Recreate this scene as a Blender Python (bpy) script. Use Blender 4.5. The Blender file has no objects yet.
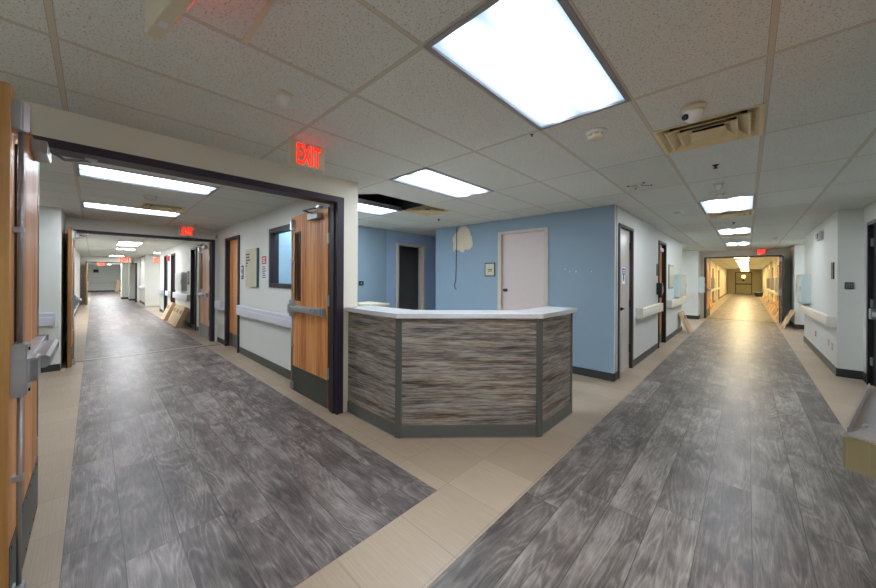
import bpy, bmesh, math, random
from mathutils import Vector, Matrix
random.seed(7)
C = bpy.context.scene
COL = C.collection
PI = math.pi
HC = 2.66          # ceiling height

# ------------------------------------------------------------------ materials
def srgb(r, g, b):
    f = lambda c: (c/12.92 if c <= .04045 else ((c+.055)/1.055)**2.4)
    return (f(r/255), f(g/255), f(b/255), 1)

class NT:
    def __init__(s, name):
        s.m = bpy.data.materials.new(name); s.m.use_nodes = True
        s.t = s.m.node_tree; s.t.nodes.clear()
        s.out = s.n('ShaderNodeOutputMaterial')
    def n(s, typ, **kw):
        o = s.t.nodes.new(typ)
        for k, v in kw.items(): setattr(o, k, v)
        return o
    def l(s, a, b): s.t.links.new(a, b)
    def val(s, sock, v):
        if isinstance(v, bpy.types.NodeSocket): s.l(v, sock)
        else: sock.default_value = v
    def math(s, op, a, b=0.0, c=None):
        o = s.n('ShaderNodeMath', operation=op)
        s.val(o.inputs[0], a); s.val(o.inputs[1], b)
        if c is not None: s.val(o.inputs[2], c)
        return o.outputs[0]
    def mix(s, f, a, b):
        o = s.n('ShaderNodeMix', data_type='RGBA')
        s.val(o.inputs[0], f); s.val(o.inputs[6], a); s.val(o.inputs[7], b)
        return o.outputs[2]
    def ramp(s, f, stops, interp='LINEAR'):
        o = s.n('ShaderNodeValToRGB'); o.color_ramp.interpolation = interp
        e = o.color_ramp.elements
        while len(e) < len(stops): e.new(.5)
        for i, (p, c) in enumerate(stops): e[i].position = p; e[i].color = c
        s.val(o.inputs[0], f); return o.outputs[0]
    def noise(s, vec, scale, detail=3, rough=.5, dist=0):
        o = s.n('ShaderNodeTexNoise'); s.l(vec, o.inputs['Vector'])
        o.inputs['Scale'].default_value = scale; o.inputs['Detail'].default_value = detail
        o.inputs['Roughness'].default_value = rough; o.inputs['Distortion'].default_value = dist
        return o.outputs['Fac']
    def comb(s, x, y, z=0.0):
        o = s.n('ShaderNodeCombineXYZ')
        for i, v in enumerate((x, y, z)): s.val(o.inputs[i], v)
        return o.outputs[0]
    def pos(s, obj=False):
        if obj: return s.n('ShaderNodeTexCoord').outputs['Object']
        return s.n('ShaderNodeNewGeometry').outputs['Position']
    def sep(s, v):
        o = s.n('ShaderNodeSeparateXYZ'); s.l(v, o.inputs[0]); return o.outputs
    def bsdf(s, col, rough=.5, metal=0, bump=None, bstr=.1, bdist=.01, spec=.5):
        b = s.n('ShaderNodeBsdfPrincipled')
        s.val(b.inputs['Base Color'], col); s.val(b.inputs['Roughness'], rough)
        b.inputs['Metallic'].default_value = metal
        b.inputs['Specular IOR Level'].default_value = spec
        if bump is not None:
            k = s.n('ShaderNodeBump'); k.inputs['Strength'].default_value = bstr
            k.inputs['Distance'].default_value = bdist
            s.l(bump, k.inputs['Height']); s.l(k.outputs[0], b.inputs['Normal'])
        s.l(b.outputs[0], s.out.inputs[0]); return b

M = {}
def plain(name, col, rough=.5, metal=0, var=.06, scale=6, bump=0, bscale=300, spec=.5):
    t = NT(name); p = t.pos(True)
    n = t.noise(p, scale, 3)
    k = t.math('MULTIPLY_ADD', n, 2*var, 1-var)
    mx = t.n('ShaderNodeVectorMath', operation='SCALE')
    mx.inputs[0].default_value = col[:3]; t.l(k, mx.inputs['Scale'])
    b = t.noise(p, bscale, 2) if bump else None
    t.bsdf(mx.outputs[0], rough, metal, b, bump, .002, spec)
    M[name] = t.m; return t.m

plain('wall_white', srgb(226, 228, 222), .55, var=.03, scale=1.3, bump=.35, bscale=110)
plain('wall_cream', srgb(224, 218, 202), .55, var=.03, scale=1.3, bump=.35, bscale=110)
plain('wall_yellow', srgb(226, 220, 196), .55, var=.03, scale=1.3)
plain('blue_paint', srgb(142, 166, 185), .5, var=.05, scale=1.6, bump=.5, bscale=90)
plain('blue_paint_lit', srgb(160, 184, 216), .5, var=.04, scale=1.6, bump=.4, bscale=90)  # paler copy of the blue paint; light on the recess walls put into colour
plain('rubber_base', srgb(52, 54, 54), .45, var=.1)
plain('frame_plum', srgb(44, 36, 50), .5, var=.1, scale=4)
plain('frame_brown', srgb(70, 62, 60), .4, var=.1)
plain('frame_pale', srgb(206, 196, 186), .4, var=.03)
plain('door_pale', srgb(214, 202, 200), .35, var=.03)
plain('door_closet', srgb(205, 196, 188), .25, var=.04)
plain('door_dark', srgb(34, 32, 34), .35, var=.15)
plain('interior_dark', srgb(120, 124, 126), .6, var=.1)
plain('aluminium', srgb(190, 194, 200), .28, .9, var=.05)
plain('aluminium_satin', srgb(170, 174, 178), .42, .75, var=.06)
plain('steel_kick', srgb(120, 122, 118), .4, .8, var=.15, scale=8)
plain('kick_dark', srgb(74, 78, 72), .4, .3, var=.15, scale=8)
plain('brass_steel', srgb(176, 168, 134), .3, .85, var=.1)
plain('hinge_steel', srgb(198, 192, 170), .4, .5, var=.05)
plain('rail_vinyl', srgb(214, 216, 226), .35, var=.02)
plain('rail_cream', srgb(226, 224, 214), .35, var=.02)
plain('bracket_grey', srgb(140, 142, 148), .45, var=.04)  # darker grey of the handrail brackets
plain('plastic_white', srgb(222, 224, 222), .35, var=.02)
plain('plastic_cream', srgb(214, 206, 180), .4, var=.05)
plain('plastic_black', srgb(28, 30, 32), .35, var=.1)
plain('plastic_grey', srgb(150, 152, 152), .4, var=.05)
plain('vent_beige', srgb(228, 210, 162), .45, .1, var=.15, scale=14)
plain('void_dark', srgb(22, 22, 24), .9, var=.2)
plain('frame_light_steel', srgb(150, 148, 152), .4, .3, var=.03)
plain('desk_trim', srgb(96, 99, 94), .4, var=.05)
plain('desk_inner', srgb(190, 184, 172), .5, var=.05)
plain('sign_beige', srgb(206, 200, 172), .45, var=.03)
plain('sign_teal', srgb(60, 92, 100), .4, var=.05)
plain('sign_dark', srgb(40, 46, 54), .4, var=.05)
plain('paper_white', srgb(232, 234, 236), .7, var=.01)
plain('ink_blue', srgb(62, 108, 180), .6, var=.05)
plain('ink_dark', srgb(52, 54, 66), .6, var=.05)
plain('ink_red', srgb(214, 70, 66), .5, var=.04)
plain('cardboard', srgb(228, 198, 160), .7, var=.06, scale=9)
plain('cardboard_edge', srgb(206, 160, 112), .7, var=.06, scale=9)
plain('cabinet_mint', srgb(206, 222, 220), .35, var=.02)
plain('bare_plaster', srgb(226, 212, 190), .8, var=.05, scale=12)
plain('caulk_grey', srgb(120, 120, 118), .5)  # plain grey for the caulk bead at the desk foot
plain('cable_dark', srgb(70, 66, 60), .5)
plain('glass_blue', srgb(160, 196, 214), .15, var=.02)

def wood(name, dark, mid, light, axis='Z', board=.14, rough=.42):
    t = NT(name); p = t.pos(True); s = t.sep(p)
    v = s[0]; u = s[2]
    x = t.math('ADD', v, s[1])
    brd = t.math('FLOOR', t.math('DIVIDE', x, board))
    seed = t.n('ShaderNodeTexWhiteNoise', noise_dimensions='1D'); t.l(brd, seed.inputs['W'])
    sv = seed.outputs['Value']
    g = t.noise(t.comb(t.math('MULTIPLY', x, 26), t.math('MULTIPLY', sv, 40), t.math('MULTIPLY_ADD', u, 1.3, t.math('MULTIPLY', sv, 9))), 1, 5, .6, .5)
    g2 = t.noise(t.comb(t.math('MULTIPLY', x, 130), 0.0, t.math('MULTIPLY', u, 4)), 1, 2)
    f = t.math('ADD', t.math('MULTIPLY', g, .8), t.math('MULTIPLY', g2, .2))
    f = t.math('ADD', f, t.math('MULTIPLY_ADD', sv, .18, -.09))
    c = t.ramp(f, [(.3, dark), (.5, mid), (.68, light)])
    t.bsdf(c, rough, 0, g2, .05)
    M[name] = t.m
wood('oak_door', srgb(176, 98, 42), srgb(222, 146, 76), srgb(240, 180, 114))
wood('oak_edge', srgb(132, 92, 44), srgb(160, 114, 58), srgb(174, 130, 70), board=.5, rough=.5)
wood('oak_far', srgb(176, 112, 64), srgb(216, 150, 98), srgb(232, 178, 130), board=.3)

def planks(name, axis, L=1.22, W=.235, off=0.0, tones=None, rough=.40):
    """grey oak vinyl planks running along world axis"""
    t = NT(name); p = t.pos(); s = t.sep(p)
    u, v = (s[1], s[0]) if axis == 'Y' else (s[0], s[1])
    v = t.math('SUBTRACT', v, off)
    vv = t.math('DIVIDE', v, W); row = t.math('FLOOR', vv)
    wn = t.n('ShaderNodeTexWhiteNoise', noise_dimensions='1D'); t.l(t.math('ADD', row, 17.3), wn.inputs['W'])
    uu = t.math('ADD', t.math('DIVIDE', u, L), wn.outputs['Value']); colm = t.math('FLOOR', uu)
    w2 = t.n('ShaderNodeTexWhiteNoise', noise_dimensions='2D'); t.l(t.comb(row, colm), w2.inputs['Vector'])
    sd = w2.outputs['Value']
    sd10 = t.math('MULTIPLY', sd, 53)
    # cathedral grain: rings of a stretched, distorted field
    base = t.comb(t.math('MULTIPLY', u, .8), t.math('ADD', t.math('MULTIPLY', v, 5.0), sd10), sd10)
    fld = t.noise(base, 1.0, 2, .45, .3)
    ring = t.math('SINE', t.math('MULTIPLY', fld, 120))
    ring = t.math('POWER', t.math('MULTIPLY_ADD', ring, .5, .5), 2.2)
    streak = t.noise(t.comb(t.math('MULTIPLY', u, 1.1), t.math('MULTIPLY', v, 34), sd10), 1, 4, .6, .6)
    fine = t.noise(t.comb(t.math('MULTIPLY', u, 9), t.math('MULTIPLY', v, 170), sd10), 1, 3, .6)
    cloud = t.noise(t.comb(t.math('MULTIPLY', u, 2.1), t.math('MULTIPLY_ADD', v, 5, sd10), sd10), 1.3, 4, .6)
    f = t.math('MULTIPLY', t.math('SUBTRACT', cloud, .5), 1.2)
    mask = t.math('SMOOTH_MIN', t.math('MULTIPLY', t.math('ABSOLUTE', t.math('SUBTRACT', fld, .5)), 5), 1.0, .2)
    f = t.math('ADD', f, t.math('MULTIPLY', t.math('SUBTRACT', ring, .5), t.math('SUBTRACT', .2, t.math('MULTIPLY', mask, .2))))
    f = t.math('ADD', f, t.math('MULTIPLY', t.math('SUBTRACT', fine, .5), .6))
    f = t.math('ADD', f, t.math('MULTIPLY', t.math('SUBTRACT', streak, .5), .4))
    f = t.math('ADD', f, t.math('MULTIPLY', t.math('SUBTRACT', sd, .5), .22))
    f = t.math('ADD', f, .47)
    c = t.ramp(f, tones)
    # seams
    ev = t.math('ABSOLUTE', t.math('SUBTRACT', t.math('FRACT', vv), .5))
    eu = t.math('ABSOLUTE', t.math('SUBTRACT', t.math('FRACT', uu), .5))
    sv = t.math('GREATER_THAN', ev, .5 - .0022/W); su = t.math('GREATER_THAN', eu, .5 - .0018/L)
    seam = t.math('MAXIMUM', sv, su)
    c = t.mix(t.math('MULTIPLY', seam, .75), c, srgb(44, 40, 40))
    bmp = t.math('SUBTRACT', t.math('MULTIPLY', fine, .5), seam)
    t.bsdf(c, t.math('MULTIPLY_ADD', cloud, .14, rough-.07), 0, bmp, .12, .002)
    M[name] = t.m
TG = [(.12, srgb(70, 62, 58)), (.42, srgb(114, 104, 98)), (.6, srgb(144, 134, 127)), (.88, srgb(180, 170, 162))]
planks('plank_north', 'Y', off=-1.15, tones=TG)
planks('plank_west', 'X', off=-.11, tones=[(.12, srgb(72, 64, 62)), (.42, srgb(116, 106, 103)), (.6, srgb(146, 136, 132)), (.88, srgb(181, 171, 166))])

def desk_panel():
    t = NT('desk_planks'); p = t.pos(True); s = t.sep(p)
    u, z = s[0], s[2]
    r = t.math('FLOOR', t.math('DIVIDE', z, .205))
    w = t.n('ShaderNodeTexWhiteNoise', noise_dimensions='1D'); t.l(r, w.inputs['W'])
    sd = t.math('MULTIPLY', w.outputs['Value'], 31)
    a = t.noise(t.comb(t.math('ADD', t.math('MULTIPLY', u, 1.6), sd), t.math('MULTIPLY', z, 26), sd), 1, 5, .62, .4)
    b = t.noise(t.comb(t.math('MULTIPLY', u, 7), t.math('MULTIPLY', z, 120), sd), 1, 3, .6)
    c0 = t.noise(t.comb(t.math('ADD', t.math('MULTIPLY', u, 1.2), sd), t.math('MULTIPLY', z, 7), 4.0), 1, 3)
    f = t.math('ADD', t.math('MULTIPLY', t.math('SUBTRACT', a, .5), 1.5), t.math('MULTIPLY', t.math('SUBTRACT', b, .5), 1.3))
    f = t.math('ADD', t.math('ADD', f, .5), t.math('MULTIPLY', t.math('SUBTRACT', c0, .5), .4))
    c = t.ramp(f, [(.12, srgb(66, 58, 54)), (.38, srgb(118, 107, 98)), (.58, srgb(156, 148, 138)), (.72, srgb(172, 162, 150)), (.9, srgb(194, 188, 178))])
    warm = t.noise(t.comb(t.math('MULTIPLY', u, 1.5), t.math('MULTIPLY', z, 14), 9.0), 1, 2)
    tint = t.ramp(warm, [(.35, (.84, .9, 1.0, 1)), (.65, (1.0, .95, .86, 1))])
    mm = t.n('ShaderNodeMix', data_type='RGBA', blend_type='MULTIPLY'); mm.inputs[0].default_value = 1
    t.l(c, mm.inputs[6]); t.l(tint, mm.inputs[7])
    e = t.math('ABSOLUTE', t.math('SUBTRACT', t.math('FRACT', t.math('DIVIDE', z, .205)), .5))
    k = t.math('MULTIPLY', t.math('GREATER_THAN', e, .494), .5)
    c2 = t.mix(k, mm.outputs[2], srgb(60, 54, 50))
    t.bsdf(c2, .45, 0, b, .1, .002); M['desk_planks'] = t.m
desk_panel()

def floor_tiles():
    t = NT('floor_tile'); s = t.sep(t.pos())
    x = t.math('DIVIDE', t.math('ADD', s[0], 1.63), .46); y = t.math('DIVIDE', s[1], .46)
    w = t.n('ShaderNodeTexWhiteNoise', noise_dimensions='2D')
    t.l(t.comb(t.math('FLOOR', x), t.math('FLOOR', y)), w.inputs['Vector'])
    a = t.noise(t.comb(t.math('MULTIPLY', s[0], 3), t.math('MULTIPLY', s[1], 170), 0.0), 1, 3, .6)
    b = t.noise(t.pos(), 1.4, 3)
    f = t.math('ADD', t.math('MULTIPLY', a, .5), t.math('ADD', t.math('MULTIPLY', b, .3), t.math('MULTIPLY', w.outputs['Value'], .16)))
    c = t.ramp(f, [(.25, srgb(166, 146, 124)), (.5, srgb(184, 164, 141)), (.75, srgb(200, 182, 160))])
    ex = t.math('ABSOLUTE', t.math('SUBTRACT', t.math('FRACT', x), .5))
    ey = t.math('ABSOLUTE', t.math('SUBTRACT', t.math('FRACT', y), .5))
    e = t.math('MAXIMUM', t.math('GREATER_THAN', ex, .496), t.math('GREATER_THAN', ey, .496))
    c = t.mix(t.math('MULTIPLY', e, .5), c, srgb(110, 96, 84))
    t.bsdf(c, .36, 0, a, .06, .002); M['floor_tile'] = t.m
floor_tiles()

def ceiling_mat():
    t = NT('ceiling_tile'); s = t.sep(t.pos())
    x = t.math('DIVIDE', t.math('SUBTRACT', s[0], .08), .61); y = t.math('DIVIDE', t.math('SUBTRACT', s[1], 1.09), 1.22)
    w = t.n('ShaderNodeTexWhiteNoise', noise_dimensions='2D')
    t.l(t.comb(t.math('FLOOR', x), t.math('FLOOR', y)), w.inputs['Vector'])
    p = t.pos()
    a = t.noise(p, 115, 2, .5, .4)
    holes = t.math('LESS_THAN', a, .385)
    b = t.noise(p, 1.6, 3); c3 = t.noise(p, 45, 3, .6)
    f = t.math('ADD', t.math('MULTIPLY', b, .35), t.math('ADD', t.math('MULTIPLY', w.outputs['Value'], .25), t.math('MULTIPLY', c3, .4)))
    c = t.ramp(f, [(.25, srgb(210, 214, 208)), (.5, srgb(221, 225, 219)), (.8, srgb(231, 235, 230))])
    c = t.mix(t.math('MULTIPLY', holes, .5), c, srgb(110, 104, 94))
    ex = t.math('ABSOLUTE', t.math('SUBTRACT', t.math('FRACT', x), .5))
    ey = t.math('ABSOLUTE', t.math('SUBTRACT', t.math('FRACT', y), .5))
    bar = t.math('MAXIMUM', t.math('GREATER_THAN', ex, .5-.0105/.61), t.math('GREATER_THAN', ey, .5-.0105/1.22))
    rim = t.math('MAXIMUM', t.math('GREATER_THAN', ex, .5-.0135/.61), t.math('GREATER_THAN', ey, .5-.0135/1.22))
    c = t.mix(t.math('MULTIPLY', rim, .45), c, srgb(80, 76, 68))  # darker rim paints the shadow line beside the grid bars into the tiles
    c = t.mix(bar, c, srgb(206, 200, 182))
    hgt = t.math('SUBTRACT', t.math('MULTIPLY', bar, 1.5), t.math('ADD', holes, t.math('MULTIPLY', rim, .6)))
    t.bsdf(c, .85, 0, hgt, .25, .003, .2); M['ceiling_tile'] = t.m
ceiling_mat()

def counter_mat():
    t = NT('counter_white'); p = t.pos()
    a = t.noise(p, 160, 2)
    c = t.ramp(a, [(.3, srgb(206, 208, 210)), (.6, srgb(228, 230, 230))])
    t.bsdf(c, .22); M['counter_white'] = t.m
counter_mat()

def emit(name, col, strength, band=False, length=1.17):
    t = NT(name); e = t.n('ShaderNodeEmission')
    if band:
        s = t.sep(t.pos(True))
        def g(c0, w):
            d = t.math('DIVIDE', t.math('SUBTRACT', s[0], c0), w)
            return t.math('POWER', 2.718, t.math('MULTIPLY', t.math('MULTIPLY', d, d), -1.0))
        k = t.math('ADD', g(-.13, .059), g(.13, .059))
        endf = t.math('SMOOTH_MIN', t.math('MULTIPLY', t.math('SUBTRACT', length/2, t.math('ABSOLUTE', s[1])), 5.5), 1.0, .3)
        k = t.math('MULTIPLY', k, endf)
        st = t.math('MULTIPLY_ADD', k, strength*1.5, .38)
        cc = t.mix(t.math('MINIMUM', k, 1.0), (.62, .8, 1.0, 1), col)
        t.l(cc, e.inputs[0]); t.l(st, e.inputs[1])
    else:
        e.inputs[0].default_value = col; e.inputs[1].default_value = strength
    t.l(e.outputs[0], t.out.inputs[0]); M[name] = t.m
emit('lamp_cool', (.93, .96, 1, 1), 13, True)
emit('lamp_far', (.93, .96, 1, 1), 24)
emit('lamp_warm', (1, .79, .42, 1), 16)
emit('exit_red', (1, .012, .006, 1), 1.3)
emit('exit_glow', (1, .02, .01, 1), 4)
emit('lamp_amber', (1, .62, .12, 1), 5)

def glass():
    t = NT('pane_glass'); g = t.n('ShaderNodeBsdfGlass'); g.inputs['Roughness'].default_value = .02
    g.inputs['IOR'].default_value = 1.05; g.inputs['Color'].default_value = (.9, .96, .97, 1)
    t.l(g.outputs[0], t.out.inputs[0]); M['pane_glass'] = t.m
glass()

# ------------------------------------------------------------------ mesh helpers
class MB:
    def __init__(s): s.bm = bmesh.new(); s.mats = []
    def mi(s, m):
        if m is None: m = s.mats[0] if s.mats else 'wall_white'
        if m not in s.mats: s.mats.append(m)
        return s.mats.index(m)
    def geom(s, faces, m):
        i = s.mi(m)
        for f in faces: f.material_index = i
    def box(s, x0, x1, y0, y1, z0, z1, m=None, bev=0):
        if x0 > x1: x0, x1 = x1, x0
        if y0 > y1: y0, y1 = y1, y0
        r = bmesh.ops.create_cube(s.bm, size=1, matrix=Matrix.Translation(((x0+x1)/2, (y0+y1)/2, (z0+z1)/2)) @ Matrix.Diagonal((x1-x0, y1-y0, z1-z0, 1)))
        fs = list({f for v in r['verts'] for f in v.link_faces})
        if bev:
            es = list({e for v in r['verts'] for e in v.link_edges})
            q = bmesh.ops.bevel(s.bm, geom=es, offset=bev, segments=2, affect='EDGES', profile=.7)
            fs = list({f for v in q['verts'] for f in v.link_faces} | {f for f in fs if f.is_valid})
        s.geom(fs, m); return s
    def prism(s, pts, z0, z1, m=None, mat=None, bev=0):
        """polygon (list of xy) extruded z0..z1, optional matrix"""
        T = mat or Matrix()
        lo = [s.bm.verts.new(T @ Vector((x, y, z0))) for x, y in pts]
        hi = [s.bm.verts.new(T @ Vector((x, y, z1))) for x, y in pts]
        n = len(pts); fs = [s.bm.faces.new(lo[::-1]), s.bm.faces.new(hi)]
        for i in range(n): fs.append(s.bm.faces.new((lo[i], lo[(i+1) % n], hi[(i+1) % n], hi[i])))
        if bev:
            es = list({e for v in lo+hi for e in v.link_edges})
            q = bmesh.ops.bevel(s.bm, geom=es, offset=bev, segments=2, affect='EDGES')
            fs = list({f for v in q['verts'] for f in v.link_faces} | {f for f in fs if f.is_valid})
        s.geom(fs, m); return s
    def tube(s, pts, r, m=None, n=10):
        rings = []
        P = [Vector(p) for p in pts]
        for i, p in enumerate(P):
            d = (P[min(i+1, len(P)-1)] - P[max(i-1, 0)]).normalized()
            a = d.orthogonal().normalized() if i == 0 else (a - d*a.dot(d)).normalized()
            b = d.cross(a)
            rr = r[i] if isinstance(r, (list, tuple)) else r
            rings.append([s.bm.verts.new(p + (a*math.cos(t*2*PI/n) + b*math.sin(t*2*PI/n))*rr) for t in range(n)])
        fs = [s.bm.faces.new(rings[0][::-1]), s.bm.faces.new(rings[-1])]
        for A, B in zip(rings, rings[1:]):
            for i in range(n): fs.append(s.bm.faces.new((A[i], A[(i+1) % n], B[(i+1) % n], B[i])))
        for f in fs[2:]: f.smooth = True
        s.geom(fs, m); return s
    def lathe(s, prof, m=None, n=28, c=(0, 0)):
        rings = [[s.bm.verts.new((c[0]+r*math.cos(k*2*PI/n), c[1]+r*math.sin(k*2*PI/n), z)) for k in range(n)] for r, z in prof]
        fs = [s.bm.faces.new(rings[0][::-1]), s.bm.faces.new(rings[-1])]
        sm = []
        for A, B in zip(rings, rings[1:]):
            for i in range(n): sm.append(s.bm.faces.new((A[i], A[(i+1) % n], B[(i+1) % n], B[i])))
        for f in sm: f.smooth = True
        s.geom(fs+sm, m); return s
    def quad(s, pts, m=None):
        f = s.bm.faces.new([s.bm.verts.new(p) for p in pts]); s.geom([f], m); return s
    def build(s, name, m=None, parent=None, loc=None, rotz=0):
        if m: 
            if not s.mats: s.mats = [m]
            elif s.mats[0] == 'wall_white' and m != 'wall_white': s.mats[0] = m
        bmesh.ops.recalc_face_normals(s.bm, faces=s.bm.faces)
        me = bpy.data.meshes.new(name); s.bm.to_mesh(me); s.bm.free()
        for k in s.mats: me.materials.append(M[k])
        o = bpy.data.objects.new(name, me); COL.objects.link(o)
        if loc: o.location = loc
        o.rotation_euler.z = rotz
        if parent: o.parent = parent
        return o

def tag(o, label, cat, group=None, kind=None):
    o['label'] = label; o['category'] = cat
    if group: o['group'] = group
    if kind: o['kind'] = kind
    return o
def thing(name, label, cat, loc=(0, 0, 0), rotz=0, group=None):
    o = bpy.data.objects.new(name, None); COL.objects.link(o); o.empty_display_size = .1
    o.location = loc; o.rotation_euler.z = rotz
    return tag(o, label, cat, group)
def struct(name, mb, label=None, cat=None, m=None, parent=None, loc=None, rotz=0):
    o = mb.build(name, m, parent, loc, rotz)
    if parent is None:
        o['kind'] = 'structure'
        if label: o['label'] = label
        if cat: o['category'] = cat
    return o
def dup(root, loc, rotz=None, label=None, group=None, scale=None):
    r = root.copy(); COL.objects.link(r); r.location = loc
    if rotz is not None: r.rotation_euler.z = rotz
    if scale: r.scale = scale
    if label: r['label'] = label
    if group: r['group'] = group
    def rec(a, b):
        for ch in list(a.children):
            c = ch.copy(); COL.objects.link(c); c.parent = b; rec(ch, c)
    rec(root, r)
    return r
def text_mesh(txt, size, m, parent, loc, rot, name='lettering', ext=.002, offset=0, sx=1):
    cu = bpy.data.curves.new('t', 'FONT'); cu.body = txt; cu.size = size; cu.extrude = ext; cu.offset = offset
    cu.align_x = 'CENTER'; cu.align_y = 'CENTER'
    to = bpy.data.objects.new('t', cu); COL.objects.link(to)
    dg = bpy.context.evaluated_depsgraph_get()
    me = bpy.data.meshes.new_from_object(to.evaluated_get(dg))
    bpy.data.objects.remove(to); bpy.data.curves.remove(cu)
    for v in me.vertices: v.co.x *= sx
    me.materials.clear(); me.materials.append(M[m])
    o = bpy.data.objects.new(name, me); COL.objects.link(o)
    o.location = loc; o.rotation_euler = rot
    if parent: o.parent = parent
    return o

# ------------------------------------------------------------------ floor
f = MB(); f.box(-48, 3.2, -3.3, 51, -.1, 0)
struct('floor', f, 'cream square vinyl tiles between and beside the plank runs', 'floor', 'floor_tile')
f = MB(); f.box(-1.15, .73, -3.2, 49.8, 0, .003)
struct('floor', f, 'grey oak plank strip running up the right corridor', 'floor', 'plank_north')
f = MB(); f.box(-8.72, -1.63, -.11, 1.72, 0, .003)
struct('floor', f, 'grey oak plank strip leading into the left corridor', 'floor', 'plank_west')
f = MB(); f.box(-46.9, -8.95, -.11, 1.72, 0, .003)
struct('floor', f, 'grey plank strip beyond the second left double doors', 'floor', 'plank_west')
f = MB(); f.box(-8.745, -8.72, -.3, 2.0, 0, .006)
struct('trim_1', f, 'dark threshold strip before the second left double doors', 'trim', 'rubber_base')
f = MB(); f.box(-1.25, .85, 16.85, 16.88, 0.003, .008)
struct('trim_2', f, 'thin metal threshold under the right corridor double doors', 'trim', 'rubber_base')

# ------------------------------------------------------------------ ceiling
GX = lambda k: .08 + .61*k
GY = lambda k: 1.09 + 1.22*k
rects = [(-3.36, 1.7, -3.3, 5.45), (-2.6, 2.4, 5.39, 51), (-9.3, -3.36, -3.3, 7.2), (-48, -9.3, -1.6, 3.4)]
holes = []
MAIN = []      # cool lights: (x0,x1,y0,y1)
def cell(i, j): return (GX(i), GX(i+1), GY(j), GY(j+1))
MAIN += [cell(-2, 0), cell(-5, 1), cell(-8, 1), cell(-1, 4), cell(-1, 7), cell(-1, 10),
         (GX(-9), GX(-8), GY(-1), GY(0)), (GX(-13), GX(-12), GY(-1), GY(0)),
         cell(-2, -3), cell(1, -3), cell(-10, 1), (-2.36, -1.75, 13.3, 14.5), (1.20, 1.49, 13.3, 14.5)]  # cells behind the viewpoint and hidden nurse cell: unseen lights added as fill
FARL = [(-15.17, -14.56, .55, 1.15), (-16.4, -15.79, .55, 1.15), (-18.8, -18.2, .62, 1.22), (-25.4, -24.8, .6, 1.2),
        (-32, -31.4, .0, 1.2), (-33.2, -32.6, .6, 1.2), (-38, -37.4, .0, 1.2), (-43, -42.4, .6, 1.2), (-20.6, -20, 1.95, 2.6)]
WARM = [(-.53, .08, y, y+1.22) for y in (18.2, 21.9, 25.5, 29.2, 32.9, 36.5, 40.2, 43.8)]
VOID = cell(-7, 1)
VENTS = [(-.53, .08, GY(2)-.61, GY(2)), (-.53, .08, GY(5), GY(5)+.61), (-.53, .08, GY(8), GY(8)+.4), (-.53, .08, GY(11), GY(11)+.4),
         (GX(-7), GX(-6), GY(2), GY(2)+.61), (-7.24, -6.63, .5, 1.08), (-11.6, -11, .6, 1.2)]
holes = MAIN + FARL + WARM + [VOID] + VENTS
xs = sorted({round(v, 4) for r in rects+holes for v in r[:2]}); ys = sorted({round(v, 4) for r in rects+holes for v in r[2:]})
c = MB()
for a, b in zip(xs, xs[1:]):
    for d, e in zip(ys, ys[1:]):
        mx, my = (a+b)/2, (d+e)/2
        inr = any(r[0] < mx < r[1] and r[2] < my < r[3] for r in rects)
        inh = any(r[0] < mx < r[1] and r[2] < my < r[3] for r in holes)
        if inr and not inh: c.quad([(a, d, HC), (a, e, HC), (b, e, HC), (b, d, HC)])
bmesh.ops.remove_doubles(c.bm, verts=c.bm.verts, dist=1e-4)
r = bmesh.ops.extrude_face_region(c.bm, geom=list(c.bm.faces))
bmesh.ops.translate(c.bm, verts=[v for v in r['geom'] if isinstance(v, bmesh.types.BMVert)], vec=(0, 0, .02))
struct('ceiling', c, 'suspended ceiling of speckled tiles in a metal grid', 'ceiling', 'ceiling_tile')
v = MB(); v.box(-1.745, -1.155, .48, .505, HC-.004, HC+.002); struct('trim_18', v, 'short cross bar splitting a ceiling tile near the blank sign back', 'trim', 'plastic_cream')
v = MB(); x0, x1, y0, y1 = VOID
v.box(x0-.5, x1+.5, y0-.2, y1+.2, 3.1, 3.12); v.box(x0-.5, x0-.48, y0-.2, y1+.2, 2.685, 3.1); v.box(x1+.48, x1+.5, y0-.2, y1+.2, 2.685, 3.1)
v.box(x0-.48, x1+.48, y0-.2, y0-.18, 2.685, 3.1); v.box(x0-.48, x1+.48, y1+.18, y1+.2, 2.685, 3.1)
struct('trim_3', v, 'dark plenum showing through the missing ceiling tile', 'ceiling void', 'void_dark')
lf = MB(); lf.prism([(0, -.33), (.56, -.30), (.575, .34), (.02, .3)], 0, .015, 'ceiling_tile')
t = lf.build('loose_ceiling_tile', loc=(-4.2, 3.2, 2.665)); t.rotation_euler = (.2, 0, 0); t.location = (-4.17, 2.72, 2.775)
tag(t, 'lifted ceiling tile seen inside the dark opening beside the desk vent', 'ceiling tile')

# ------------------------------------------------------------------ walls
def wallY(name, y0, y1, x0, x1, mat, ops=(), z1=HC+.02, **k):
    """wall running along X between y0..y1; ops = (xa, xb, za, zb)"""
    b = MB(); cur = x0
    for xa, xb, za, zb in sorted(ops):
        b.box(cur, xa, y0, y1, 0, z1)
        if zb < z1: b.box(xa, xb, y0, y1, zb, z1)
        if za > 0: b.box(xa, xb, y0, y1, 0, za)
        cur = xb
    b.box(cur, x1, y0, y1, 0, z1)
    return struct(name, b, m=mat, **k)
def wallX(name, x0, x1, y0, y1, mat, ops=(), z1=HC+.02, **k):
    b = MB(); cur = y0
    for ya, yb, za, zb in sorted(ops):
        b.box(x0, x1, cur, ya, 0, z1)
        if zb < z1: b.box(x0, x1, ya, yb, zb, z1)
        if za > 0: b.box(x0, x1, ya, yb, 0, za)
        cur = yb
    b.box(x0, x1, cur, y1, 0, z1)
    return struct(name, b, m=mat, **k)
DT = 2.40
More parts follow.
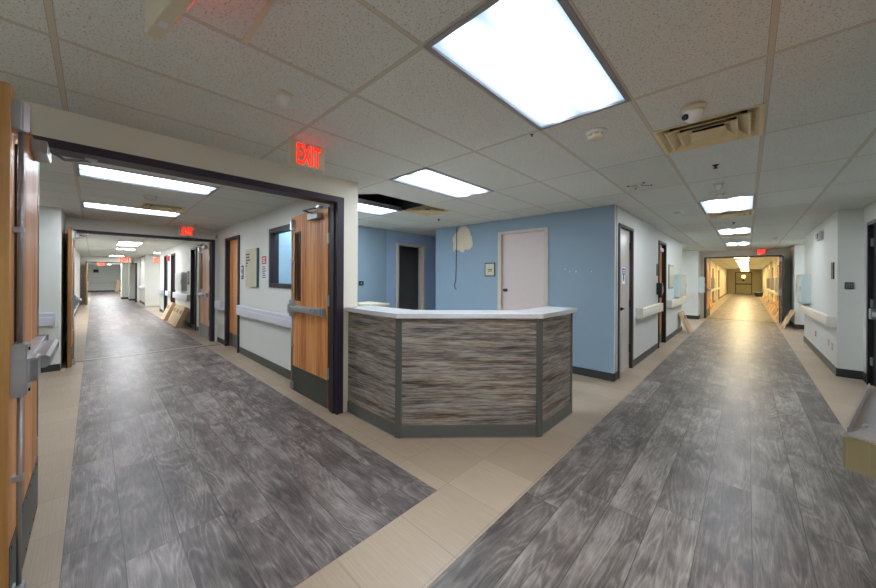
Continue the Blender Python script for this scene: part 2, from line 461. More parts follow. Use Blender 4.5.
# header wall of the left corridor
wallX('wall_west', -3.50, -3.36, -3.2, 2.16, 'wall_cream', [(-.335, 1.955, 0, DT+.05)], label='cream wall around the first left double door opening', cat='wall')
# left corridor walls
NOPS = [(-8.50, -7.52, 0, DT), (-5.86, -4.36, 1.38, 2.34)]
wallY('wall_north', 2.06, 2.16, -9.2, -3.50, 'wall_white', NOPS, label='white corridor wall with window behind the open oak door', cat='wall')
wallX('wall_side', -8.3, -8.16, -2.3, -.36, 'wall_white', label='pale wall return with grab rail beside the near left door', cat='wall')
wallY('wall_side', -.5, -.36, -9.3, -8.3, 'wall_white', label='short white wall return beside the second double doors', cat='wall')
wallY('wall_south', -2.4, -2.3, -9.3, -3.5, 'wall_white', label='back wall of the left side alcove', cat='wall')
wallX('wall_west', -9.42, -9.28, -.5, 2.16, 'wall_white', [(-.32, 2.0, 0, DT+.03)], label='white wall around the second left double doors', cat='wall')
FOPS = [(-12.25, -11.55, 0, DT), (-15.9, -15.1, 0, DT), (-17.6, -16.9, 0, DT)]
wallY('wall_north', 2.06, 2.16, -19.0, -9.42, 'wall_white', FOPS, label='white wall right of the far left corridor', cat='wall')
wallY('wall_north', 3.2, 3.3, -22.5, -19, 'wall_white', label='back of the far side recess in the left corridor', cat='wall')
wallX('wall_side', -19.1, -19, 2.16, 3.3, 'wall_white', label='near side of the far recess', cat='wall')
wallX('wall_side', -22.6, -22.5, 1.85, 3.3, 'wall_white', label='far side of the far recess', cat='wall')
wallY('wall_north', 1.95, 2.05, -47, -22.6, 'wall_white', label='far white wall right of the left corridor', cat='wall')
wallY('wall_south', -.6, -.48, -47, -9.42, 'wall_white', label='far white wall left of the left corridor', cat='wall')
wallX('wall_west', -47.1, -47, -.6, 2.2, 'wall_white', label='far end wall of the left corridor', cat='wall')
wallX('wall_west', -26.6, -26.46, -.5, 1.95, 'wall_white', [(-.27, 1.8, 0, 2.36)], label='wall around the third left double doors', cat='wall')
for k, (x, y) in enumerate([(-28.5, 1.6), (-31, 1.35), (-36, 1.6)]):
    b = MB(); b.box(x-.9, x, y, 1.95, 0, HC); struct('wall_pier', b, 'pale wall pier past the third left double doors', 'wall', 'wall_white')
    b = MB(); b.box(x-.9, x+.012, y-.012, y, 0, .12); b.box(x, x+.012, y, 1.95, 0, .12); struct('baseboard_north', b, 'dark base of a far left pier', 'baseboard', 'rubber_base')
# nurse station
wallY('wall_back', 5.39, 5.53, -5.18, -1.455, 'blue_paint', [(-3.49, -2.50, 0, DT+.03)], label='blue wall behind the reception desk with bare plaster patch', cat='wall')
wallX('wall_side', -6.25, -6.1, 2.16, 7.1, 'blue_paint_lit', [(5.0, 5.93, 0, 2.38)], label='blue wall in a lighter lit tint with open doorway left of the desk', cat='wall')
b = MB(); b.box(-6.1, -6.085, 2.16, 4.68, 0, HC)
struct('wall_side', b, 'blue wall section without the lit tint left of the open doorway', 'wall', 'blue_paint')
wallY('wall_back', 7.0, 7.1, -6.1, -5.0, 'blue_paint_lit', label='end of the blue passage', cat='wall')
wallX('wall_side', -5.18, -5.08, 5.53, 7.0, 'blue_paint', label='right side of the blue passage', cat='wall')
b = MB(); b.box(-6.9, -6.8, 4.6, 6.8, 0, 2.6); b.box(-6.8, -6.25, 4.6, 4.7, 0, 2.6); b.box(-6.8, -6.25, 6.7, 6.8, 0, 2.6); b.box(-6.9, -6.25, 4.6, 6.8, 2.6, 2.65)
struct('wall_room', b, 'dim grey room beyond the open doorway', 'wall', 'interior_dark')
# right corridor
wallX('wall_left', -1.595, -1.455, 5.53, 12.4, 'wall_white', [(5.60, 6.46, 0, DT+.01), (8.74, 9.62, 0, DT+.01)], label='white left wall of the right corridor', cat='wall')
b = MB(); b.box(-1.455, -1.449, 5.392, 5.45, 0, HC); struct('trim_4', b, 'white corner edge at the end of the blue wall', 'trim', 'wall_cream')
wallX('wall_left', -2.5, -2.4, 12.3, 16.2, 'wall_white', label='back of the left recess before the far doors', cat='wall')
wallY('wall_left', 12.4, 12.5, -2.4, -1.6, 'wall_white', label='near side of the left recess', cat='wall')
b = MB(); b.box(-2.5, -1.38, 16.1, 16.9, 0, HC+.02); struct('wall_pier', b, 'pale wall pier left of the far double doors', 'wall', 'wall_white')
b = MB(); b.box(1.09, 2.3, 15.3, 16.9, 0, HC+.02); struct('wall_pier', b, 'pale wall pier right of the far double doors', 'wall', 'wall_white')
wallY('wall_far', 16.8, 16.94, -1.38, 1.09, 'wall_cream', [(-1.25, .88, 0, DT+.03)], label='wall around the far right corridor double doors', cat='wall')
wallX('wall_right', 1.05, 1.17, 8.22, 12.4, 'wall_white', label='white right wall with long grab rail', cat='wall')
wallX('wall_right', 1.5, 1.6, 12.3, 15.5, 'wall_white', label='back of the right recess before the far doors', cat='wall')
wallY('wall_right', 12.3, 12.4, 1.17, 1.5, 'wall_white', label='near side of the right recess', cat='wall')
wallY('wall_right', 8.22, 8.34, 1.17, 1.45, 'wall_white', label='short white wall with keypad beside the black door', cat='wall')
wallX('wall_right', 1.31, 1.45, 2.62, 8.22, 'wall_white', [(7.05, 7.93, 0, DT)], label='white wall holding the black door', cat='wall')
wallY('wall_right', 2.62, 2.74, .56, 1.45, 'wall_white', label='wall return beside the near right door', cat='wall')
wallX('wall_right', 1.6, 1.7, -3.2, 2.62, 'wall_white', label='lobby wall on the right', cat='wall')
wallY('wall_south', -3.3, -3.2, -3.5, 1.7, 'wall_white', label='lobby wall behind', cat='wall')
# yellow corridor
wallX('wall_left', -1.75, -1.65, 16.94, 49.9, 'wall_yellow', label='warm lit left wall beyond the far doors', cat='wall')
wallX('wall_right', 1.12, 1.22, 16.94, 49.9, 'wall_yellow', label='warm lit right wall beyond the far doors', cat='wall')
wallY('wall_far', 49.8, 49.9, -1.65, 1.12, 'wall_yellow', label='end wall of the warm lit corridor', cat='wall')
for k, (x, y) in enumerate([(-1.65, 19.5), (-1.65, 24.5), (-1.65, 30), (1.0, 19.8), (1.0, 24), (1.0, 28.5), (1.0, 34)]):
    b = MB(); b.box(x, x+.12, y, y+.9, 0, HC)
    struct('wall_pier', b, 'shallow wall pier in the warm lit corridor', 'wall', 'wall_yellow')

# baseboards (rubber cove)
def base(pts, side, label, h=.11, m='rubber_base', th=.012):
    """pts: wall-face polyline; th offset to the left of travel"""
    b = MB()
    for (ax, ay), (bx, by) in zip(pts, pts[1:]):
        d = Vector((bx-ax, by-ay, 0)).normalized(); n = Vector((-d.y, d.x, 0))*th
        q = [(ax, ay), (bx, by), (bx+n.x, by+n.y), (ax+n.x, ay+n.y)]
        b.prism(q, 0, h)
    struct('baseboard_'+side, b, label, 'baseboard', m)
base([(-7.46, 2.06), (-3.55, 2.06)][::-1], 'north', 'dark rubber baseboard under the left corridor handrail', .13, 'kick_dark')
base([(-9.2, 2.06), (-8.56, 2.06)][::-1], 'north', 'short dark baseboard beside the oak door')
base([(-8.16, -2.3), (-8.16, -.36)][::-1], 'west', 'dark baseboard under the pale wall return')
base([(-2.5, 5.39), (-1.455, 5.39)][::-1], 'back', 'dark baseboard along the blue wall right of the door', .12)
base([(-5.18, 5.39), (-3.5, 5.39)][::-1], 'back', 'dark baseboard along the blue wall left of the door', .12)
base([(-1.455, 5.39), (-1.455, 5.56)][::-1], 'left', 'dark baseboard at the blue wall corner', .12)
base([(-1.455, 6.52), (-1.455, 8.68)][::-1], 'left', 'dark baseboard between closet and brown door', .12)
base([(-1.455, 9.7), (-1.455, 12.4)][::-1], 'left', 'dark baseboard past the brown door', .12)
base([(-2.4, 16.1), (-1.38, 16.1), (-1.38, 16.8)][::-1], 'left', 'dark baseboard of the left pier', .14)
base([(1.09, 16.8), (1.09, 15.3), (1.5, 15.3)][::-1], 'right', 'dark baseboard of the right pier', .14)
base([(1.05, 12.4), (1.05, 8.22), (1.31, 8.22), (1.31, 7.98)][::-1], 'right', 'dark baseboard around the right wall corner', .13)
base([(1.12, 17), (1.12, 49.8)], 'right', 'baseboard of the warm lit right wall')
base([(-1.65, 17), (-1.65, 49.8)][::-1], 'left', 'baseboard of the warm lit left wall')
base([(-47, -.48), (-47, 1.95)][::-1], 'west', 'dark baseboard of the far left end wall', .14)
base([(-19, 2.06), (-9.5, 2.06)][::-1], 'north', 'dark baseboard along the far left corridor', .12)
base([(-46.9, 1.95), (-22.6, 1.95)][::-1], 'north', 'dark baseboard at the far right side of the left corridor', .12)
base([(-9.5, -.48), (-46.9, -.48)][::-1], 'south', 'dark baseboard at the left side of the far corridor', .12)

# ------------------------------------------------------------------ door frames
def frameX(name, x0, x1, ya, yb, top, w, m, label, dx=.02):
    b = MB()
    b.box(x0-dx, x1+dx, ya-.01, ya+w, 0, top+w-.01); b.box(x0-dx, x1+dx, yb-w, yb+.01, 0, top+w-.01)
    b.box(x0-dx, x1+dx, ya+w, yb-w, top, top+w-.01)
    b.box(x0+.04, x1-.04, ya+w, ya+w+.015, 0, top); b.box(x0+.04, x1-.04, yb-w-.015, yb-w, 0, top)
    return struct(name, b, label, 'door frame', m)
def frameY(name, y0, y1, xa, xb, top, w, m, label, dy=.02):
    b = MB()
    b.box(xa-.01, xa+w, y0-dy, y1+dy, 0, top+w-.01); b.box(xb-w, xb+.01, y0-dy, y1+dy, 0, top+w-.01)
    b.box(xa+w, xb-w, y0-dy, y1+dy, top, top+w-.01)
    return struct(name, b, label, 'door frame', m)
frameX('trim_5', -3.50, -3.36, -.335, 1.955, DT-.01, .07, 'frame_plum', 'dark plum steel frame of the first left double doors')
frameX('trim_6', -9.42, -9.28, -.32, 2.0, DT-.02, .06, 'frame_plum', 'dark plum steel frame of the second left double doors')
frameX('trim_7', -26.6, -26.46, -.27, 1.8, 2.32, .05, 'frame_plum', 'dark frame of the third left double doors')
frameY('trim_8', 16.8, 16.94, -1.25, .88, DT-.02, .06, 'frame_brown', 'dark frame of the far right corridor double doors')
frameY('trim_9', 2.06, 2.16, -8.50, -7.52, DT-.05, .06, 'frame_plum', 'dark plum frame around the recessed oak door', .03)
frameX('trim_10', -6.25, -6.1, 5.0, 5.93, 2.33, .06, 'frame_pale', 'pale frame of the open doorway in the blue wall')
frameY('trim_11', 5.39, 5.53, -3.49, -2.50, DT-.02, .06, 'frame_pale', 'pale frame of the closed pink white door')
frameX('trim_12', -1.595, -1.455, 5.60, 6.46, DT-.03, .05, 'frame_brown', 'dark frame of the narrow closet door')
frameX('trim_13', -1.595, -1.455, 8.74, 9.62, DT-.03, .055, 'plastic_black', 'black frame of the brown door')
frameX('trim_14', 1.31, 1.45, 7.05, 7.93, DT-.05, .06, 'plastic_black', 'black frame of the black door')
for k, (xa, xb, _, _) in enumerate(FOPS):
    frameY('trim_%d' % (15+k), 2.06, 2.16, xa, xb, DT-.05, .06, 'frame_plum', ['plum door frame nearest past the second double doors', 'plum door frame beside the leaning boxes', 'plum door frame before the far recess'][k], .03)
    b = MB(); b.box(xa+.06, xb-.06, 2.13, 2.155, .01, DT-.05)
    d = struct('door_%d' % (7+k), b, ['oak door in the nearest far side opening', 'dark oak door behind the leaning boxes', 'dark oak door before the far recess'][k], 'door', ['oak_far', 'oak_far', 'door_dark'][k])

# ------------------------------------------------------------------ closed doors (setting)
def knob(parent, loc, axis, m='aluminium_satin', name='door_knob'):
    b = MB(); b.lathe([(.032, 0), (.032, .008), (.012, .012), (.012, .035), (.027, .042), (.03, .055), (.022, .068), (.004, .072)], m, 20)
    o = b.build(name, parent=parent); o.location = loc
    o.rotation_euler = {'-y': (PI/2, 0, 0), '+x': (0, PI/2, 0), '-x': (0, -PI/2, 0)}[axis]
    return o
b = MB(); b.box(-3.43, -2.56, 5.43, 5.475, .01, DT-.02, bev=.002)
d = struct('door_1', b, 'closed pinkish white door in the blue wall', 'door', 'door_pale')
knob(d, (-3.345, 5.43, 1.32), '-y', 'kick_dark'); 
b = MB(); b.lathe([(.022, 0), (.022, .006), (.008, .008)], 'plastic_black', 16); o = b.build('keyhole_plate', parent=d); o.location = (-3.40, 5.43, 1.32); o.rotation_euler = (PI/2, 0, 0)
for z in (.3, 1.2, 2.12):
    b = MB(); b.box(-2.585, -2.555, 5.415, 5.435, z-.06, z+.06); b.build('hinge', 'hinge_steel', d)
b = MB(); b.box(-1.53, -1.49, 5.65, 6.41, .01, DT-.03, bev=.002)
d = struct('door_2', b, 'closed narrow grey white closet door with a lever', 'door', 'door_closet')
b = MB(); b.tube([(-1.49, 5.74, 1.07), (-1.43, 5.74, 1.07)], .026, 'plastic_black'); b.tube([(-1.43, 5.72, 1.07), (-1.43, 5.80, 1.075), (-1.435, 5.9, 1.06)], [.014, .012, .009], 'plastic_black'); b.box(-1.49, -1.478, 5.71, 5.77, 1.0, 1.14, 'plastic_black')
b.build('door_handle', parent=d)
b = MB(); b.lathe([(.018, 0), (.018, .008), (.004, .01)], 'aluminium_satin', 14); o = b.build('lock_cylinder', parent=d, loc=(-1.49, 5.74, .92)); o.rotation_euler = (0, PI/2, 0)
for z in (.35, 1.12, 2.1):
    b = MB(); b.box(-1.49, -1.455, 6.395, 6.43, z-.07, z+.07); b.build('hinge', 'plastic_black', d)
b = MB(); b.box(-1.56, -1.52, 8.8, 9.56, .01, DT-.03)
d = struct('door_3', b, 'reddish brown wooden door in a black frame', 'door', 'oak_door')
b = MB(); b.box(-1.52, -1.47, 9.1, 9.5, 2.2, 2.28, bev=.005); b.build('door_closer', 'plastic_white', d)
b = MB(); b.tube([(-1.52, 8.9, 1.05), (-1.46, 8.9, 1.05), (-1.46, 9.02, 1.05)], .012); b.build('door_handle', 'aluminium_satin', d)
b = MB(); b.box(-1.52, -1.517, 8.84, 9.52, .02, .25); b.build('kick_plate', 'steel_kick', d)
b = MB(); b.box(1.34, 1.385, 7.11, 7.87, .01, DT-.05)
d = struct('door_4', b, 'black door at the right edge of the picture', 'door', 'door_dark')
b = MB(); b.box(1.30, 1.34, 7.15, 7.85, 1.02, 1.09, bev=.008); b.box(1.29, 1.34, 7.7, 7.82, .98, 1.13, bev=.006); b.build('push_bar', 'aluminium_satin', d)
for z in (.35, 1.2, 2.1):
    b = MB(); b.box(1.315, 1.345, 7.86, 7.885, z-.06, z+.06); b.build('hinge', 'aluminium_satin', d)
b = MB(); b.box(-8.44, -7.58, 2.115, 2.155, .01, DT-.05)
d = struct('door_5', b, 'recessed oak door in a plum frame left of the directory board', 'door', 'oak_door')
b = MB(); b.tube([(-7.68, 2.115, 1.0), (-7.68, 2.06, 1.0), (-7.8, 2.06, 1.0)], .012); b.build('door_handle', 'aluminium_satin', d)
b = MB(); b.box(-8.42, -7.6, 2.112, 2.115, .02, .3); b.build('kick_plate', 'steel_kick', d)
# end double door of the warm corridor
b = MB(); b.box(-1.0, -.94, 49.74, 49.8, 0, 2.4); b.box(.30, .36, 49.74, 49.8, 0, 2.4); b.box(-.94, .30, 49.74, 49.8, 2.34, 2.4); b.box(-.94, .3, 49.72, 49.78, 1.02, 1.12)
struct('trim_19', b, 'dark frame of the end doors in the warm lit corridor', 'door frame', 'frame_brown')
b = MB(); b.box(-.94, .30, 49.77, 49.8, 0, 2.34); struct('door_6', b, 'tan end door of the warm lit corridor', 'door', 'wall_yellow')
b = MB(); b.box(-.44, -.20, 49.73, 49.77, 1.78, 2.02, 'lamp_amber'); tag(b.build('glowing_sign', 'lamp_amber'), 'glowing amber panel on the end door of the warm corridor', 'lit sign')
b = MB(); b.lathe([(.1, 0), (.14, .12), (.05, .2)], 'sign_teal', 14)
o = b.build('hanging_pot', parent=None, loc=(-.32, 49.6, 1.4)); tag(o, 'small dark pot below the glowing amber panel', 'pot')

# ------------------------------------------------------------------ open door leaves
def open_leaf(name, label, loc, rotz, W=1.12, H=2.37, lite=True, edge='oak_edge', face='oak_door', detail=True, kick='kick_dark', latch=True, group=None, closer=True, arm=None, lever_z=1.13, hinge_sides=True):
    """hinge at local x=0, free edge at x=W, panel y in [-.045, 0], hardware on +y"""
    t = thing(name, label, 'door', loc, rotz, group)
    b = MB(); lx0, lx1, lz0, lz1 = W-.28, W-.15, 1.25, 2.13
    def seg(x0, x1, z0, z1):
        b.box(x0, x1, -.045, 0, z0, z1, face)
    if lite:
        seg(0.004, lx0, .01, H); seg(lx1, W-.004, .01, H); seg(lx0, lx1, .01, lz0); seg(lx0, lx1, lz1, H)
    else: seg(0.004, W-.004, .01, H)
    b.build('panel', face, t)
    b = MB(); b.box(W-.004, W, -.045, 0, .01, H, edge); b.box(0, .004, -.045, 0, .01, H, edge); b.box(0.004, W-.004, -.044, -.001, H, H+.003, edge); b.build('edge_band', edge, t)
    if lite:
        b = MB(); w = .02
        b.box(lx0-w, lx0, -.002, .008, lz0-w, lz1+w); b.box(lx1, lx1+w, -.002, .008, lz0-w, lz1+w); b.box(lx0, lx1, -.002, .008, lz0-w, lz0); b.box(lx0, lx1, -.002, .008, lz1, lz1+w)
        fr = b.build('vision_frame', 'plastic_black', t)
        b = MB(); b.box(lx0, lx1, -.028, -.018, lz0, lz1); b.build('glass_pane', 'door_dark', fr)
    b = MB(); b.box(.008, W-.02, 0, .003, .012, .34)
    for i in range(7):
        for z in (.045, .325): b.tube([(.06+i*(W-.12)/6, .003, z), (.06+i*(W-.12)/6, .006, z)], .006, 'plastic_black', 6)
    b.build('kick_plate', kick, t)
    # exit device
    b = MB(); b.box(.08, W-.17, 0, .045, lever_z-.045, lever_z+.04, 'aluminium', .004); pb = b.build('push_bar', None, t)
    b = MB(); b.prism([(0, 0), (.045, .0), (.06, .012), (.06, .05), (.045, .062), (0, .05)], .25, W-.2, 'aluminium_satin', Matrix(((0, 0, 1, 0), (1, 0, 0, .045), (0, 1, 0, lever_z-.028), (0, 0, 0, 1))))
    b.build('touch_pad', None, pb)
    b = MB(); b.box(.05, .10, 0, .055, lever_z-.05, lever_z+.045, 'plastic_grey', .006); b.build('end_cap', None, pb)
    b = MB()
    b.prism([(W-.20, 0), (W-.02, 0), (W-.03, .05), (W-.06, .075), (W-.20, .075)], lever_z-.06, lever_z+.05, 'aluminium', bev=.006)
    b.prism([(W-.14, 0), (W-.03, 0), (W-.04, .045), (W-.13, .05)], lever_z-.12, lever_z+.12, 'aluminium', bev=.006)
    b.tube([(W-.085, .045, lever_z+.09), (W-.085, .052, lever_z+.09)], .008, 'plastic_black'); b.tube([(W-.085, .045, lever_z-.1), (W-.085, .052, lever_z-.1)], .008, 'plastic_black')
    b.build('latch_case', None, pb)
    b = MB(); b.tube([(W-.085, .022, .12), (W-.085, .022, lever_z-.11)], .009, 'aluminium_satin'); b.tube([(W-.085, .022, lever_z+.11), (W-.085, .022, H-.12)], .009, 'aluminium_satin')
    for z in (.62, 1.75): b.box(W-.105, W-.065, 0, .034, z-.012, z+.012, 'aluminium')
    b.build('vertical_rod', None, t)
    b = MB(); b.prism([(W-.125, 0), (W-.03, 0), (W-.035, .03), (W-.06, .048), (W-.11, .048)], H-.18, H-.045, 'aluminium', bev=.005); b.build('top_latch', None, t)
    b = MB(); b.prism([(W-.115, 0), (W-.03, 0), (W-.035, .035), (W-.11, .04)], .035, .13, 'aluminium_satin', bev=.004); b.build('bottom_latch', None, t)
    for z in (.42, 1.27, 2.0):
        b = MB(); b.tube([(-.010, -.010, z-.065), (-.010, -.010, z+.065)], .010, None, 10); b.box(-.010, .0, -.05, 0.0, z-.06, z+.06); b.box(0, .035, 0, .003, z-.06, z+.06)
        b.build('hinge', 'hinge_steel', t)
    if closer:
        b = MB(); b.box(.16, .42, 0, .065, H-.12, H-.045, 'aluminium_satin', .01); cl = b.build('closer', None, t)
        if arm:
            b = MB(); b.tube([(.30, .035, H-.044), arm[0]], .009, 'steel_kick', 8); b.tube([arm[0], arm[1]], .009, 'steel_kick', 8)
            b.box(arm[1][0]-.03, arm[1][0]+.03, arm[1][1]-.03, arm[1][1]+.03, arm[1][2]-.008, arm[1][2]+.012, 'aluminium'); b.build('closer_arm', None, cl)
    return t
open_leaf('swing_door', 'near oak swing door at the left picture edge, standing open', (-3.395, -.25, 0), 0, W=1.065, H=2.375, arm=((.2, .12, 2.29), (.05, .24, 2.345)), lever_z=1.115)
open_leaf('swing_door', 'honey oak swing door with long push bar standing open left of the desk', (-3.55, 1.885, 0), PI, W=1.03, H=2.365, arm=((.22, .2, 2.32), (.0, .11, 2.345)), lever_z=1.13)
open_leaf('swing_door', 'open tan edged door leaf at the left of the second double doors', (-9.25, -.245, 0), 0, W=.98, H=2.36, lite=False, arm=((.2, .12, 2.29), (.02, .16, 2.33)), lever_z=1.1)
open_leaf('swing_door', 'oak swing door open below the second exit sign of the left corridor', (-9.46, 1.93, 0), PI, W=1.0, H=2.36, lite=True, face='oak_far', kick='steel_kick', arm=((.2, .2, 2.3), (.02, .11, 2.33)), lever_z=1.1)
open_leaf('swing_door', 'left brown leaf of the far right corridor double doors', (-1.18, 16.98, 0), PI/2+.0, W=1.0, H=2.34, lite=False, face='oak_far', arm=None).scale = (1, -1, 1)
open_leaf('swing_door', 'right leaf of the far right corridor double doors, seen nearly edge on', (.87, 16.74, 0), -PI/2-.04, W=1.0, H=2.34, lite=False, edge='frame_brown', face='frame_brown', arm=None).scale = (1, -1, 1)
open_leaf('swing_door', 'left leaf of the third double doors far down the left corridor', (-26.42, -.22, 0), 0, W=.95, H=2.28, lite=False, closer=False)
# near right door leaf (only its push bar enters the picture)
def near_right():
    # direction of the leaf (north, slightly east)
    ang = math.atan2(.977, .214)
    t = thing('swing_door', 'door leaf just outside the lower right, its metal push bar poking into the picture', 'door', (.315+.0, 1.56, 0), ang)
    b = MB(); b.box(-.12, 1.02, -.045, 0, .01, 2.37, 'oak_door'); b.build('panel', None, t)
    H0 = 1.03
    b = MB(); b.box(.02, .95, 0, .045, H0-.045, H0+.04, 'aluminium', .003); b.build('rail_channel', None, t)
    pb = MB(); pb.prism([(-.02, .0), (.15, 0), (.15, .06), (.10, .07), (.0, .105), (-.012, .10), (-.02, .05)], H0-.062, H0+.04, 'brass_steel', bev=.006)
    o = pb.build('latch_case', None, t)
    b = MB(); b.prism([(-.012, .0), (.145, 0), (.145, .056), (.10, .066), (.0, .098), (-.012, .09)], H0+.04, H0+.044, 'aluminium_satin'); b.build('case_cover', None, o)
    b = MB(); b.box(.15, .9, .045, .052, H0-.03, H0+.036, 'aluminium'); b.box(.10, .9, .098, .103, H0-.03, H0+.036, 'aluminium'); b.box(.10, .105, .072, .098, H0-.03, H0+.036, 'aluminium'); b.box(.15, .9, .052, .098, H0-.03, H0+.012, 'aluminium_satin'); b.build('touch_pad', None, t)
    b = MB(); b.tube([(.24, .075, H0+.012), (.24, .075, H0+.018)], .006, 'aluminium'); b.box(.24, .27, .07, .08, H0+.012, H0+.015, 'aluminium'); b.build('screw', None, t)
    for z in (.42, 1.27, 2.0):
        b = MB(); b.tube([(1.03, 0, z-.06), (1.03, 0, z+.06)], .01); b.build('hinge', 'hinge_steel', t)
near_right()

# ------------------------------------------------------------------ window in the corridor wall
b = MB(); x0, x1, z0, z1, w = -5.86, -4.36, 1.38, 2.34, .06
b.box(x0-.01, x0+w, 2.04, 2.18, z0-.01, z1+.01); b.box(x1-w, x1+.01, 2.04, 2.18, z0-.01, z1+.01); b.box(x0+w, x1-w, 2.04, 2.18, z0-.01, z0+w); b.box(x0+w, x1-w, 2.04, 2.18, z1-w, z1+.01)
win = struct('window_1', b, 'plum framed window in the left corridor wall beside the open oak door', 'window', 'frame_plum')
b = MB(); b.box(x0+w, x1-w, 2.105, 2.111, z0+w, z1-w); b.build('glass_pane', 'pane_glass', win)

# ------------------------------------------------------------------ reception desk
desk = thing('reception_desk', 'angular reception desk clad in grey wood planks with a white counter', 'desk', (-2.44, 2.03, 0))
P = [(-3.345, 2.03), (-2.44, 2.03), (-1.47, 3.00), (-1.47, 3.80)]
def seg_mb(a, b_, m, h0, h1, t0, t1, e0=0, e1=0):
    """panel between a and b: local frame, returns object placed so that object X runs along it"""
    d = Vector((b_[0]-a[0], b_[1]-a[1])); L = d.length
    mb = MB(); mb.box(-e0, L+e1, t0, t1, h0, h1, m)
    o = mb.build('tmp', None, desk); o.location = (a[0]+2.44, a[1]-2.03, 0); o.rotation_euler.z = math.atan2(d.y, d.x)
    return o
for i, (a, b_) in enumerate(zip(P, P[1:])):
    o = seg_mb(a, b_, 'desk_planks', .10, 1.155, .0, .03); o.name = 'front_panel'
    o = seg_mb(a, b_, 'desk_trim', 0.0, .12, -.008, .02, 0 if i != 0 else 0, 0); o.name = 'toe_kick'
    o = seg_mb(a, b_, 'caulk_grey', 0.0, .005, -.016, -.008); o.name = 'base_caulk'
    o = seg_mb(a, b_, 'desk_inner', 0.0, 1.15, .035, .13); o.name = 'inner_frame'
for (x, y, r) in ((P[1][0], P[1][1], PI/8), (P[2][0], P[2][1], PI*3/8), (P[3][0], P[3][1], PI/2)):
    b = MB(); b.box(-.03, .03, -.012, .03, 0, 1.155, None, .003) if r != PI/2 else b.box(-.028, .0, -.012, .13, 0, 1.155, None, .003)
    o = b.build('corner_post', 'desk_trim', desk); o.location = (x+2.44, y-2.03, 0); o.rotation_euler.z = r
# counter top : polyline band
out = [(-3.355, 1.985), (-2.42, 1.985), (-1.425, 2.98), (-1.425, 3.86)]
inn = [(-1.79, 3.86), (-1.79, 3.13), (-2.57, 2.35), (-3.36+.005, 2.35)]
b = MB(); b.prism(out+inn, 1.155, 1.20, 'counter_white', bev=.004)
o = b.build('counter_top', None, desk); o.location = (2.44, -2.03, 0)
# back cabinet peeking above
ct_scale = (1, .55, .965)
ct = thing('low_cabinet', 'cream topped cabinet showing behind the left end of the counter', 'cabinet', (-5.4, 3.72, 0))
b = MB(); b.box(-.3, .35, -.4, .4, 0, 1.05, None, .004); b.build('carcass', 'desk_inner', ct)
b = MB(); b.box(-.32, .38, -.42, .42, 1.05, 1.09, None, .004); b.build('worktop', 'plastic_cream', ct)
b = MB(); b.box(.35, .368, -.38, -.01, .1, 1.0, None, .003); dd = b.build('door', 'desk_inner', ct); b = MB(); b.box(.368, .385, -.06, -.04, .5, .62); b.build('handle', 'aluminium', dd)
b = MB(); b.box(.35, .368, .01, .38, .1, 1.0, None, .003); dd = b.build('door', 'desk_inner', ct); b = MB(); b.box(.368, .385, .04, .06, .5, .62); b.build('handle', 'aluminium', dd)

ct.scale = ct_scale
# ------------------------------------------------------------------ ceiling lights
def light(loc_rect, label, mat='lamp_cool', group=None):
    x0, x1, y0, y1 = loc_rect; w, l = x1-x0, y1-y0
    t = thing('ceiling_light', label, 'ceiling light', ((x0+x1)/2, (y0+y1)/2, HC), 0, group)
    b = MB(); e = .028
    b.box(-w/2, -w/2+e, -l/2, l/2, -.006, .05); b.box(w/2-e, w/2, -l/2, l/2, -.006, .05)
    b.box(-w/2+e, w/2-e, -l/2, -l/2+e, -.006, .05); b.box(-w/2+e, w/2-e, l/2-e, l/2, -.006, .05); b.box(-w/2, w/2, -l/2, l/2, .05, .06)
    b.build('frame', 'frame_light_steel', t)
    b = MB(); b.box(-w/2+e, w/2-e, -l/2+e, l/2-e, .006, .012); b.build('diffuser', mat, t)
    return t
labs = ['large bright troffer light nearest the camera in the lobby', 'troffer light above the reception desk', 'troffer light beside the dark missing ceiling tile',
        'nearest troffer light over the right corridor', 'second troffer light over the right corridor', 'third troffer light over the right corridor, before the exit sign',
        'near long light inside the left corridor doorway', 'second light inside the left corridor, before its exit sign', 'unseen fill troffer added behind the viewpoint', 'second unseen fill troffer added behind the viewpoint', 'unseen fill light added at the hidden left end of the blue nurse area', 'light in the left recess before the far double doors', 'narrow light in the right recess before the far double doors']
for r_, lb in zip(MAIN, labs): light(r_, lb)
fl = ['nearest light beyond the second left double doors', 'second light beyond the second left double doors', 'third light beyond the second left double doors', 'light just before the third left double doors',
      'nearest light beyond the third left double doors', 'second light beyond the third left double doors', 'third light beyond the third left double doors', 'last light before the left end wall', 'light in the side recess of the far left corridor']
for r_, lb in zip(FARL, fl): light(r_, lb, 'lamp_far')
wl = ['nearest', 'second', 'third', 'fourth', 'fifth', 'sixth', 'seventh', 'farthest']
for r_, lb in zip(WARM, wl): light(r_, lb+' warm yellow light beyond the far double doors', 'lamp_warm')

